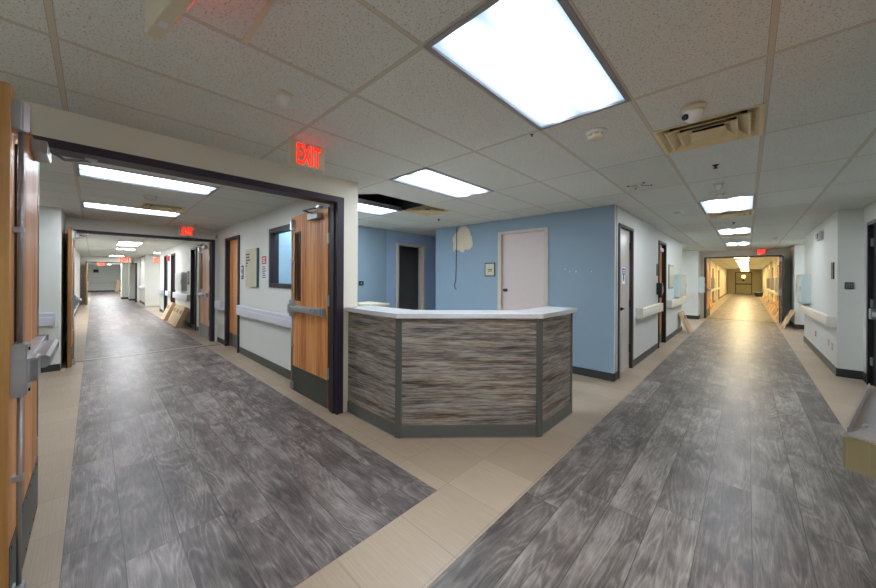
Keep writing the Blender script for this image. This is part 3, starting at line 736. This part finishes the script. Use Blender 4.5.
# ------------------------------------------------------------------ air vents
def vent(r, label):
    x0, x1, y0, y1 = r; w, l = x1-x0, y1-y0
    t = thing('air_vent', label, 'vent', ((x0+x1)/2, (y0+y1)/2, HC), 0)
    def ring(b, a0, c0, z0, a1, c1, z1):
        q = [(-a0, -c0), (a0, -c0), (a0, c0), (-a0, c0)]; p = [(-a1, -c1), (a1, -c1), (a1, c1), (-a1, c1)]
        for i in range(4):
            j = (i+1) % 4
            v1 = [(q[i][0], q[i][1], z0), (q[j][0], q[j][1], z0), (p[j][0], p[j][1], z1), (p[i][0], p[i][1], z1)]
            b.quad(v1); b.quad([(x, y, z+.003) for x, y, z in v1][::-1])
    k = min(1, l/.61)
    b = MB(); ring(b, w/2, l/2, -.005, w/2-.022, l/2-.022*k, -.005); ring(b, w/2-.022, l/2-.022*k, -.005, w/2-.085, l/2-.085*k, .04); b.build('frame', 'vent_beige', t)
    for i0 in (.065, .135):
        b = MB(); ring(b, w/2-i0, l/2-i0*k, -.012, w/2-i0-.012, l/2-(i0+.012)*k, -.012); ring(b, w/2-i0-.012, l/2-(i0+.012)*k, -.012, w/2-i0-.075, l/2-(i0+.075)*k, .035)
        b.build('louvre', 'vent_beige', t)
    b = MB(); b.box(-w/2+.2, w/2-.2, -l/2+.2*k, l/2-.2*k, -.014, -.010); b.build('centre_plate', 'vent_beige', t)
    b = MB(); b.box(-w/2, w/2, -l/2, l/2, .15, .16); b.box(-w/2, -w/2+.01, -l/2, l/2, .02, .15); b.box(w/2-.01, w/2, -l/2, l/2, .02, .15); b.box(-w/2, w/2, -l/2, -l/2+.01, .02, .15); b.box(-w/2, w/2, l/2-.01, l/2, .02, .15)
    b.build('duct_box', 'void_dark', t)
for r_, lb in zip(VENTS, ['large beige louvred vent beside the dome camera', 'beige vent behind the nearest right corridor light', 'vent behind the second right corridor light', 'vent behind the third right corridor light',
                          'beige vent beside the missing ceiling tile', 'beige vent in the left corridor between its two lights', 'vent beyond the second left double doors']): vent(r_, lb)

# ------------------------------------------------------------------ exit signs
def exit_sign(label, loc, rotz, w=.30, h=.20, d=.045):
    """face looks toward local -y; hangs from loc (top centre)"""
    t = thing('exit_sign', label, 'exit sign', loc, rotz)
    b = MB(); b.box(-w/2, w/2, -d/2, d/2, -h-.005, -.005, 'plastic_cream', .006); b.build('housing', None, t)
    b = MB(); b.box(-.06, .06, -.03, .03, -.008, 0, 'plastic_white'); b.build('canopy', None, t)
    b = MB(); b.box(-w/2+.008, w/2-.008, -d/2-.004, -d/2, -h+.004, -.014, 'sign_beige'); b.build('face_plate', None, t)
    text_mesh('EXIT', h*1.16, 'exit_red', t, (w*.02, -d/2-.006, -h/2-.018), (PI/2, 0, 0), offset=.0022, sx=.44*(w/h)/1.5)
    b = MB(); b.box(w/2*.3, w/2*.5, -.012, .012, -h-.007, -h-.005, 'plastic_white'); b.build('test_button', None, t)
    return t
exit_sign('lit EXIT sign on the lobby ceiling above the first left doorway', (-2.68, 1.225, HC), PI/2)
exit_sign('EXIT sign seen from its blank back at the top left', (-1.46, .185, HC), PI+.16, w=.40)
exit_sign('lit EXIT sign above the second left double doors', (-9.1, 1.44, HC), PI/2, w=.30)
exit_sign('lit EXIT sign above the far right corridor double doors', (.36, 16.7, HC), 0)
exit_sign('small lit EXIT sign above the third left double doors', (-26.2, 1.25, HC), PI/2, w=.6, h=.3)
exit_sign('distant lit EXIT sign beyond the third left double doors', (-36, .45, HC), PI/2, w=.6, h=.3)
exit_sign('distant lit EXIT sign near the end of the warm corridor', (-.18, 44.5, HC), 0, w=.6, h=.3)
exit_sign('side on lit EXIT sign at the far recess of the left corridor', (-18.9, 1.9, HC-.25), PI/2, w=.22, h=.3)

# ------------------------------------------------------------------ ceiling devices
def dev(name, label, cat, loc, mk, rotz=0):
    loc = (loc[0], loc[1], loc[2]+.002)
    t = thing(name, label, cat, loc, rotz); mk(t); return t
def dome(t):
    b = MB(); b.lathe([(.065, 0), (.067, -.018), (.06, -.03)], 'plastic_cream'); b.build('mount_ring', None, t)
    b = MB(); b.lathe([(.055, -.028), (.054, -.05), (.046, -.075), (.03, -.094), (.008, -.102)], 'plastic_white'); o = b.build('camera_ball', None, t)
    b = MB(); b.tube([(-.03, -.028, -.062), (-.043, -.043, -.072)], [.02, .018], 'plastic_black', 16); b.build('lens', None, o)
dev('dome_camera', 'white dome security camera beside the beige ceiling vent', 'camera', (-.26, 2.68, HC), dome)
def smoke(t):
    b = MB(); b.lathe([(.075, 0), (.078, -.012), (.072, -.02), (.06, -.022)], 'plastic_white'); b.build('base_ring', None, t)
    b = MB(); b.lathe([(.055, -.02), (.052, -.035), (.06, -.038), (.055, -.05), (.03, -.056), (.01, -.056)], 'plastic_cream')
    for k in range(8):
        a = k*PI/4; b.box(math.cos(a)*.056-.006, math.cos(a)*.056+.006, math.sin(a)*.056-.006, math.sin(a)*.056+.006, -.045, -.018, 'plastic_white')
    b.build('sensor_head', None, t)
dev('smoke_detector', 'round white smoke detector beside the largest ceiling light', 'smoke detector', (-.84, 2.63, HC), smoke)
dev('smoke_detector', 'flat round detector over the right corridor by the white wall', 'smoke detector', (-.82, 6.6, HC), smoke)
dev('smoke_detector', 'small round detector between the two left corridor lights', 'smoke detector', (-6.1, .55, HC), smoke)
dev('smoke_detector', 'small detector on the ceiling right of the third corridor light', 'smoke detector', (.5, 12.2, HC), smoke)
dev('smoke_detector', 'small detector near the left corridor exit sign', 'smoke detector', (-8.6, 1.55, HC), smoke)
def motion(t):
    b = MB(); b.box(-.06, .06, -.045, .045, -.012, 0, 'plastic_cream', .003); b.build('base_plate', None, t)
    b = MB(); b.lathe([(.04, -.01), (.038, -.035), (.03, -.062), (.016, -.075), (.004, -.078)], 'plastic_white', 20); b.build('sensor_cone', None, t)
dev('motion_sensor', 'small cream cone sensor on the ceiling left of the near exit sign', 'sensor', (-2.08, .80, HC), motion, .2)
dev('motion_sensor', 'white two step sensor before the nearest right corridor light', 'sensor', (-.25, 5.0, HC), motion)
dev('motion_sensor', 'tan square sensor head between dome camera and corridor light', 'sensor', (-.26, 5.6, HC), motion)
def sprink(t):
    b = MB(); b.lathe([(.028, 0), (.028, -.006), (.012, -.01), (.009, -.03), (.02, -.033), (.02, -.036)], 'plastic_black', 16); b.build('sprinkler_head', None, t)
dev('sprinkler', 'dark sprinkler head between the near vent and the corridor light', 'sprinkler', (-.23, 4.18, HC), sprink)
dev('sprinkler', 'dark sprinkler head behind the missing ceiling tile', 'sprinkler', (-4.25, 4.5, HC), sprink)
dev('sprinkler', 'dark sprinkler head just past the first corridor vent', 'sprinkler', (-.2, 8.6, HC), sprink)
dev('sprinkler', 'tiny dark sprinkler at the corner of the largest ceiling light', 'sprinkler', (-1.22, 2.34, HC), sprink).scale = (.45, .45, .45)
def spider(t):
    b = MB(); b.lathe([(.035, 0), (.035, -.012), (.02, -.02), (.016, -.04), (.004, -.042)], 'plastic_white', 18); b.build('hub', None, t)
    for k in range(4):
        a = k*PI/2+.55; e = (math.cos(a)*.12, math.sin(a)*.12)
        b = MB(); b.tube([(math.cos(a)*.02, math.sin(a)*.02, -.028), (e[0], e[1], -.03)], .0045, 'plastic_grey', 6); b.tube([(e[0]*.97, e[1]*.97, -.03), (e[0]*1.08, e[1]*1.08, -.03)], .008, 'plastic_black', 8); b.build('arm', None, t)
dev('ceiling_sensor', 'white hub with four thin black tipped arms on the lobby ceiling', 'sensor', (-.92, 4.39, HC), spider)
dev('ceiling_sensor', 'small armed ceiling hub beyond the second left double doors', 'sensor', (-10.6, .0, HC), spider)
# strobe on the exit side
b = MB(); b.box(1.02, 1.05, 9.72, 10.02, 2.33, 2.47, 'plastic_grey', .006)
t = thing('alarm_strobe', 'grey box strobe high on the right white wall', 'alarm', (1.05, 9.75, 2.4))
b = MB(); b.box(-.06, 0, -.2, .2, -.08, .08, 'plastic_white', .006); b.build('housing', None, t)
b = MB(); b.box(-.075, -.06, -.12, .12, -.05, .05, 'plastic_grey', .006); b.build('lens', None, t)
t = thing('fire_alarm', 'small white box beside the top corner of the second left doors', 'alarm', (-9.25, 2.04, 2.5))
b = MB(); b.box(-.03, .01, -.04, .02, -.06, .06, 'plastic_white', .004); b.build('housing', None, t); b = MB(); b.box(.01, .016, -.025, .005, -.03, .03, 'plastic_grey'); b.build('lens', None, t)

# ------------------------------------------------------------------ handrails / wall guards
def rail(label, loc, rotz, L, h=.19, d=.09, m='rail_vinyl', bracket=True):
    """runs along +x from loc, wall at y=0, protrudes to -y ; loc z is bottom"""
    t = thing('handrail', label, 'handrail', loc, rotz)
    prof = [(-.02, 0), (-d+.012, .0), (-d, .012), (-d, h*.62), (-d+.006, h*.68), (-d+.006, h*.92), (-d+.018, h), (-.035, h), (-.02, h*.85)]
    b = MB(); b.prism(prof, .02, L-.02, m, Matrix(((0, 0, 1, 0), (1, 0, 0, 0), (0, 1, 0, 0), (0, 0, 0, 1)))); b.build('rail', None, t)
    for x in (0, L-.02):
        b = MB(); b.prism([(0, -.002), (-d-.002, -.002), (-d-.002, h+.002), (0, h+.002)], x, x+.02, m, Matrix(((0, 0, 1, 0), (1, 0, 0, 0), (0, 1, 0, 0), (0, 0, 0, 1))), .004); b.build('end_cap', None, t)
    n = max(2, int(L/1.2)+1)
    for i in range(n):
        x = .1+i*(L-.2)/(n-1); b = MB(); b.box(x-.04, x+.04, -.022, 0, .02, h-.04, 'bracket_grey'); b.build('bracket', None, t)
    return t
rail('long pale wall handrail under the directory board', (-7.42, 2.06, .79), 0, 3.8)
rail('short pale handrail stub between the oak door and second double doors', (-9.1, 2.06, .80), 0, .52)
rail('pale grab rail on the wall return behind the near left door', (-8.16, -1.6, .74), PI/2, 1.18, h=.22)
rail('cream rail between closet door and brown door', (-1.455, 6.70, .84), PI/2, 1.95, h=.18, d=.11, m='rail_cream')
rail('cream rail past the brown door on the left wall', (-1.455, 9.8, .84), PI/2, 2.55, h=.18, d=.11, m='rail_cream')
rail('long cream rail on the right white wall', (1.05, 12.2, .77), -PI/2, 3.85, h=.17, d=.10, m='rail_cream')
rail('pale handrail on the left side wall before the far double doors', (-2.0, 16.1, .84), 0, .55, h=.18, m='rail_cream')
rail('pale handrail stub on the right pier before the far doors', (1.15, 15.3, .84), 0, .34, h=.18, m='rail_cream')
rail('pale handrail past the first far opening of the left corridor', (-15.0, 2.06, .80), 0, 2.6)
rail('short handrail between two far openings of the left corridor', (-16.8, 2.06, .80), 0, .8)
rail('handrail stub before the far recess of the left corridor', (-18.9, 2.06, .80), 0, 1.2)
rail('long handrail on the left side of the far left corridor', (-16.0, -.48, .82), 0, 6.2).scale = (1, -1, 1)
rail('far right handrail of the left corridor beyond the recess', (-26, 1.95, .80), 0, 3.0)
rail('handrail across the far left end wall', (-47, -.4, .85), PI/2, 2.2, h=.12)
rail('long handrail on the left wall of the warm corridor', (-1.53, 20.6, .86), PI/2, 12, h=.13, m='rail_cream')
rail('long handrail on the right wall of the warm corridor', (1.0, 33, .86), -PI/2, 12, h=.13, m='rail_cream')

# ------------------------------------------------------------------ wall signs and boards
t = thing('directory_board', 'tall beige directory board with teal edge on the left corridor wall', 'sign', (-6.73, 2.06, 1.36))
b = MB(); b.box(-.33, .30, -.03, 0, 0, .71, 'sign_beige', .003); b.build('board', None, t)
b = MB(); b.box(.30, .335, -.034, 0, 0, .71, 'sign_teal'); b.build('edge_strip', None, t)
b = MB()
for k, w in enumerate((.22, .2, .24, .12, .06)): b.box(-.30, -.30+w, -.032, -.03, .60-k*.055, .625-k*.055, 'ink_dark')
b.build('text_lines', None, t)
t = thing('fire_notice', 'white notice with red square heading beside the corridor window', 'sign', (-6.13, 2.06, 1.5))
b = MB(); b.box(-.12, .12, -.004, 0, 0, .42, 'paper_white'); b.build('sheet', None, t)
b = MB(); b.box(-.10, .10, -.006, -.004, .27, .41, 'ink_red'); o = b.build('red_square', None, t)
b = MB()
for k in range(3): b.box(-.06, .06-.02*(k == 1), -.007, -.006, .295+k*.035, .312+k*.035, 'paper_white')
b.build('heading', None, o)
b = MB()
for k in range(6): b.box(-.09+.01*(k % 2), .09-.02*(k % 3), -.006, -.004, .03+k*.037, .045+k*.037, 'ink_dark')
b.build('text_lines', None, t)
t = thing('room_sign', 'small grey room sign right of the recessed oak door', 'sign', (-7.33, 2.06, 1.5))
b = MB(); b.box(-.055, .055, -.012, 0, 0, .27, 'sign_dark', .002); b.build('plate', None, t)
b = MB(); b.box(-.04, .035, -.014, -.012, .07, .24, 'plastic_white'); b.build('insert', None, t)
b = MB(); b.box(-.02, .02, -.0155, -.014, .12, .20, 'ink_dark'); b.box(-.035, .03, -.0155, -.014, .03, .045, 'plastic_white'); b.build('symbol', None, t)
t = thing('room_sign', 'small tan room sign left of the pinkish white door', 'sign', (-3.68, 5.39, 1.58))
b = MB(); b.box(-.13, .11, -.012, 0, 0, .27, 'ink_dark', .002); b.build('frame', None, t)
b = MB(); b.box(-.11, .09, -.015, -.012, .02, .25, 'sign_beige'); b.build('insert', None, t)
b = MB(); b.box(-.06, .05, -.0165, -.015, .13, .145, 'ink_dark'); b.box(-.05, .04, -.0165, -.015, .10, .115, 'ink_dark'); b.build('text_lines', None, t)
t = thing('door_notice', 'blue and white paper notice taped on the closet door', 'notice', (-1.49, 6.03, 1.6))
b = MB(); b.box(0, .003, -.09, .09, -.14, .14, 'paper_white'); b.build('sheet', None, t)
b = MB(); b.box(.003, .005, -.075, .075, .01, .12, 'ink_blue'); b.box(.003, .005, -.03, .03, -.09, .01, 'ink_blue'); b.box(.003, .005, -.05, .05, -.05, -.03, 'ink_blue'); b.build('print', None, t)
b = MB(); b.box(.005, .0065, -.05, .05, .07, .09, 'paper_white'); b.box(.005, .0065, -.05, .05, .035, .05, 'paper_white'); b.build('text_lines', None, t)
t = thing('room_sign', 'dark sign above the black dispenser by the brown door', 'sign', (-1.455, 8.60, 1.75))
b = MB(); b.box(0, .012, -.07, .07, -.13, .13, 'sign_dark', .002); b.build('plate', None, t)
t = thing('dispenser', 'black wall dispenser beside the brown door', 'dispenser', (-1.455, 8.6, 1.2))
b = MB(); b.box(0, .10, -.07, .07, 0, .26, 'plastic_black', .012); b.build('body', None, t)
b = MB(); b.box(.10, .112, -.05, .05, .05, .2, 'plastic_grey', .004); b.build('window', None, t)
b = MB(); b.box(.03, .09, -.02, .02, -.06, 0, 'plastic_black', .004); b.build('nozzle', None, t)
b = MB(); b.box(0, .012, 8.9-8.9, .1, 0, .1); b.bm.free()
t = thing('notice_frame', 'grey framed board on the left wall past the brown door', 'notice', (-1.455, 10.35, 1.3))
b = MB(); b.box(0, .02, -.35, .35, 0, .62, 'plastic_grey', .003); b.build('frame', None, t); b = MB(); b.box(.02, .023, -.3, .3, .05, .57, 'sign_beige'); b.build('board', None, t)
t = thing('room_sign', 'tall black room sign near the corner of the right wall', 'sign', (1.05, 8.58, 1.56))
b = MB(); b.box(-.014, 0, -.10, .10, 0, .28, 'plastic_black', .002); b.build('plate', None, t); b = MB(); b.box(-.016, -.014, -.07, .07, .16, .24, 'sign_dark'); b.build('insert', None, t)
t = thing('keypad', 'dark keypad on the short wall beside the black door', 'keypad', (1.165, 8.22, 1.41))
b = MB(); b.box(-.045, .045, -.025, 0, -.005, .10, 'sign_dark', .006); b.build('body', None, t)
b = MB()
for i in range(3):
    for j in range(3): b.box(-.035+i*.026, -.018+i*.026, -.029, -.025, .01+j*.026, .028+j*.026, 'plastic_grey')
b.build('buttons', None, t)
for y, z, m, lb in ((10.45, .42, 'ink_red', 'red wall outlet low on the right white wall'), (8.98, .44, 'plastic_white', 'white wall outlet low on the right wall, left of the pair'), (8.62, .42, 'plastic_cream', 'cream wall outlet nearest the right wall corner')):
    t = thing('wall_outlet', lb, 'outlet', (1.05, y, z))
    b = MB(); b.box(-.008, 0, -.06, .06, -.06, .06, 'plastic_cream', .002); b.build('cover_plate', None, t)
    b = MB(); b.box(-.012, -.008, -.02, .02, .008, .045, m); b.box(-.012, -.008, -.02, .02, -.045, -.008, m); b.build('socket', None, t)
# small black switch on recess wall
t = thing('wall_outlet', 'black switch on the blue wall above the left end of the counter', 'switch', (-6.085, 4.0, 1.42))
b = MB(); b.box(0, .01, -.06, .06, -.05, .05, 'plastic_black', .002); b.build('cover_plate', None, t); b = MB(); b.box(.01, .016, -.012, .012, -.02, .02, 'plastic_grey'); b.build('toggle', None, t)

# wall cabinets (chart boxes)
def wcab(label, loc, rotz, w=.5, h=.6, d=.12, m='cabinet_mint'):
    t = thing('wall_cabinet', label, 'cabinet', loc, rotz)
    b = MB(); b.box(-w/2, w/2, -d, 0, 0, h, m, .005); b.build('carcass', None, t)
    b = MB(); b.box(-w/2+.015, w/2-.015, -d-.015, -d, .02, h-.02, m, .004); dd = b.build('door', None, t)
    b = MB(); b.box(w/2-.05, w/2-.035, -d-.03, -d-.015, h*.4, h*.6, 'aluminium'); b.build('handle', None, dd)
    return t
wcab('pale wall cabinet at the far end of the long cream rail', (1.05, 11.75, 1.0), -PI/2, .95, .67, .14)
wcab('white wall cabinet over the far left rail', (-1.455, 11.5, 1.05), PI/2, 1.2, .62, .12)
wcab('bluish cabinet on the left pier before the far doors', (-1.38, 16.45, 1.02), PI/2, .6, .62, .14)
wcab('bluish cabinet on the right pier before the far doors', (1.30, 15.3, 1.02), 0, .36, .62, .12)
wcab('pale wall cabinet above the handrail past the second double doors', (-13.6, 2.06, 1.08), 0, 1.2, .6, .12, 'plastic_white')
wcab('pale cabinet on the left side of the far left corridor', (-12.4, -.48, 1.1), PI, .7, .6, .12, 'plastic_white')
for k, (x, y, rz) in enumerate(((-1.53, 19.9, PI/2), (-1.53, 24.9, PI/2), (1.0, 20.2, -PI/2), (1.0, 24.4, -PI/2), (1.0, 28.9, -PI/2))):
    wcab('%s grey cabinet on the %s wall of the warm lit corridor' % (['nearest', 'second', 'nearest', 'second', 'third'][k], ['left', 'left', 'right', 'right', 'right'][k]), (x, y, 1.02), rz, .6, .62, .12, 'plastic_grey')
t = thing('room_sign', 'dark sign past the wall cabinet in the far left corridor', 'sign', (-12.7, 2.06, 1.3))
b = MB(); b.box(-.12, .12, -.014, 0, 0, .42, 'sign_dark', .002); b.build('plate', None, t); b = MB(); b.box(-.07, .07, -.016, -.014, .06, .36, 'plastic_grey'); b.build('insert', None, t)
t = thing('fire_extinguisher_sign', 'red sign between the far openings of the left corridor', 'sign', (-16.4, 2.06, 2.1))
b = MB(); b.box(-.06, .06, -.08, 0, .05, .25, 'ink_red', .003); b.build('plate', None, t)
t = thing('fire_extinguisher_sign', 'red projecting sign high on the left wall of the warm corridor', 'sign', (-1.65, 21.6, 2.0))
b = MB(); b.box(0, .25, -.03, .03, 0, .3, 'ink_red', .003); b.build('plate', None, t)
t = thing('notice_frame', 'small picture frame on the far left end wall', 'notice', (-47, .2, 1.9))
b = MB(); b.box(0, .03, -.2, .2, 0, .35, 'plastic_grey', .003); b.build('frame', None, t); b = MB(); b.box(.03, .033, -.15, .15, .05, .3, 'ink_dark'); b.build('picture', None, t)

# plaster patch, cable, wall scuffs
def blob(cx, cz, rx, rz, seed, n=44, jit=.13):
    rnd = random.Random(seed); ph = [rnd.uniform(0, 6.28) for _ in range(6)]
    out = []
    for k in range(n):
        a = k*2*PI/n; q = 1 + sum(jit/(i+1)*math.sin((i+2)*a+ph[i]) for i in range(6)) + rnd.uniform(-.04, .04)
        out.append((cx+rx*q*math.cos(a), cz+rz*q*math.sin(a)))
    return out
T = Matrix(((1, 0, 0, 0), (0, 0, -1, 5.39), (0, 1, 0, 0), (0, 0, 0, 1)))
b = MB(); b.prism(blob(-4.39, 2.36, .225, .30, 3, 60, .16), .0, .003, 'bare_plaster', T); b.prism(blob(-4.63, 2.2, .03, .08, 5), 0, .003, 'bare_plaster', T)
struct('trim_20', b, 'bare cream plaster patch on the blue wall', 'plaster patch')
b = MB(); b.tube([(-4.55, 5.384, 2.64), (-4.55, 5.384, 2.2), (-4.56, 5.382, 1.9), (-4.57, 5.384, 1.5), (-4.60, 5.37, 1.4), (-4.57, 5.36, 1.33), (-4.53, 5.355, 1.30)], .008, 'cable_dark', 8)
tag(b.build('cable', None), 'loose thin cable dangling down the blue wall over the plaster patch', 'cable')
b = MB()
for x, z, r in ((-2.2, 1.70, .007), (-2.12, 1.66, .006), (-2.02, 1.66, .008), (-1.78, 1.66, .006), (-2.19, 1.76, .004)): b.prism(blob(x, z, r, r*1.6, int(x*100)+999, 10), 0, .002, 'paper_white' if r < .013 else 'sign_teal', T)
struct('trim_21', b, 'small scuffs and screw holes on the blue wall', 'wall marks')
b = MB(); b.box(-3.5, -2.5, 5.385, 5.39, DT-.02, DT); b.bm.free()

# ------------------------------------------------------------------ cardboard boxes leaning on walls
def leanbox(label, loc, rotz, w=.28, h=.62, d=.10, lean=.35):
    """stands on floor at loc; wall lies toward local +y; leans to it"""
    off = h*math.sin(lean)+d*math.cos(lean)+.006
    loc = (loc[0]+math.sin(rotz)*off, loc[1]-math.cos(rotz)*off, 0)
    t = thing('cardboard_box', label, 'cardboard box', loc, rotz)
    R = Matrix.Translation((0, 0, d*math.sin(lean)+.004)) @ Matrix.Rotation(-lean, 4, 'X')
    def place(mb):
        bmesh.ops.transform(mb.bm, matrix=R, verts=mb.bm.verts); return mb
    b = MB(); b.box(-w/2, w/2, 0, d, 0, h, 'cardboard', .004); place(b).build('carton', None, t)
    b = MB(); b.box(-.03, .03, -.002, d+.002, h-.0, h+.002, 'cardboard_edge'); b.box(-.025, .025, -.002, 0, .03, h, 'cardboard_edge'); place(b).build('tape', None, t)
    b = MB()
    for k in range(2): b.box(-w*.3+k*w*.35, -w*.12+k*w*.35, -.003, -.0015, h*.62, h*.8, 'ink_dark')
    place(b).build('printed_mark', None, t)
    return t
def board(label, loc, rotz, w=.3, h=.7, lean=.42): return leanbox(label, loc, rotz, w, h, .05, lean)
leanbox('pale plank like carton leaning below the far left rail', (-1.455, 11.9, 0), PI/2, .55, .62, .07, .36)
leanbox('narrow carton leaning at the right pier by the far doors', (1.085, 15.2, 0), -PI/2, .42, .62, .07, .4)
leanbox('short carton leaning in the recess past the right wall end', (1.495, 13.5, 0), -PI/2, .5, .5, .08, .42)
leanbox('nearest brown carton leaning on the left corridor wall', (-12.6, 2.045, 0), 0, .5, .62, .12, .4)
leanbox('brown carton second in the row leaning on the left corridor wall', (-13.15, 2.045, 0), 0, .48, .62, .12, .4)
leanbox('brown carton third in the row leaning on the left corridor wall', (-13.7, 2.045, 0), 0, .48, .62, .12, .4)
leanbox('separate brown carton leaning behind the row in the left corridor', (-15.0, 2.045, 0), 0, .7, .64, .12, .4)
leanbox('tall tan carton standing at the far left end wall', (-45.6, 1.93, 0), 0, 1.0, 1.2, .3, .1)
wb = [(-1.65, 19.0, 1, 'nearest'), (-1.65, 22.3, 1, 'second'), (-1.65, 23.4, 1, 'third'), (1.12, 18.6, -1, 'nearest'), (1.12, 21.4, -1, 'second'), (1.12, 23.2, -1, 'third'), (1.12, 26, -1, 'fourth'), (1.12, 31.5, -1, 'fifth'), (1.12, 36, -1, 'sixth')]
for x, y, s, n in wb:
    leanbox('%s tan carton leaning on the %s wall of the warm corridor' % (n, 'left' if s > 0 else 'right'), (x-.014 if s < 0 else x+.014, y, 0), s*PI/2, .5 if y < 30 else .9, .56, .10, .4)
t = thing('waste_bin', 'small round dark bin on the floor near the warm corridor end', 'bin', (.75, 42, 0))
b = MB(); b.lathe([(.22, 0), (.3, .4), (.28, .4), (.2, .02)], 'plastic_black', 20); b.build('bucket', None, t); b = MB(); b.lathe([(.31, .38), (.31, .42), (.27, .42)], 'plastic_white', 20); b.build('rim', None, t)

# dark doorway at the left recess
b = MB(); b.box(-2.4, -2.36, 13.2, 14.4, 0, 2.3); struct('door_10', b, 'dark door in the left recess', 'door', 'door_dark')
for y0, s in ((20.9, -1), (27, -1), (33, -1), (22, 1), (27, 1), (31, 1)):
    b = MB()
    if s < 0: b.box(-1.65, -1.62, y0, y0+1.0, 0, 2.2, 'oak_far'); b.box(-1.65, -1.60, y0-.06, y0, 0, 2.26, 'frame_brown'); b.box(-1.65, -1.60, y0+1, y0+1.06, 0, 2.26, 'frame_brown')
    else: b.box(1.09, 1.12, y0, y0+1.0, 0, 2.2, 'oak_far'); b.box(1.07, 1.12, y0-.06, y0, 0, 2.26, 'frame_brown'); b.box(1.07, 1.12, y0+1, y0+1.06, 0, 2.26, 'frame_brown')
    struct('door_11', b, 'side door with brown frame in the warm corridor', 'door')

# ------------------------------------------------------------------ camera + world
GR = {'ceiling_light': 'fluorescent ceiling lights', 'air_vent': 'ceiling air vents', 'exit_sign': 'red exit signs', 'sprinkler': 'ceiling sprinkler heads',
      'smoke_detector': 'ceiling smoke detectors', 'motion_sensor': 'small ceiling sensors', 'handrail': 'wall handrails', 'cardboard_box': 'cartons leaning on corridor walls',
      'wall_cabinet': 'wall mounted cabinets', 'swing_door': 'open swing door leaves', 'wall_outlet': 'wall outlets and switches', 'room_sign': 'room signs'}
for o in list(COL.objects):
    if o.parent is None and 'category' in o and o.name.split('.')[0] in GR and o.get('kind') != 'structure': o['group'] = GR[o.name.split('.')[0]]
cam = bpy.data.cameras.new('camera'); co = bpy.data.objects.new('camera', cam); COL.objects.link(co)
cam.sensor_width = 36; cam.sensor_fit = 'HORIZONTAL'; cam.lens = 326.8/876*36
cam.shift_y = -15.8/876; cam.clip_start = .02; cam.clip_end = 200
yaw, roll = math.radians(43.44), math.radians(.3)
co.matrix_world = Matrix.Translation((0, 0, 1.54)) @ Matrix.Rotation(yaw, 4, 'Z') @ Matrix.Rotation(PI/2, 4, 'X') @ Matrix.Rotation(roll, 4, 'Z')
C.camera = co
w = bpy.data.worlds.new('world'); C.world = w; w.use_nodes = True
w.node_tree.nodes['Background'].inputs[0].default_value = (.6, .65, .7, 1); w.node_tree.nodes['Background'].inputs[1].default_value = .3
C.view_settings.view_transform = 'Standard'; C.view_settings.look = 'None'; C.view_settings.gamma = 1
C.view_settings.use_curve_mapping = False; C.view_settings.exposure = 1.3
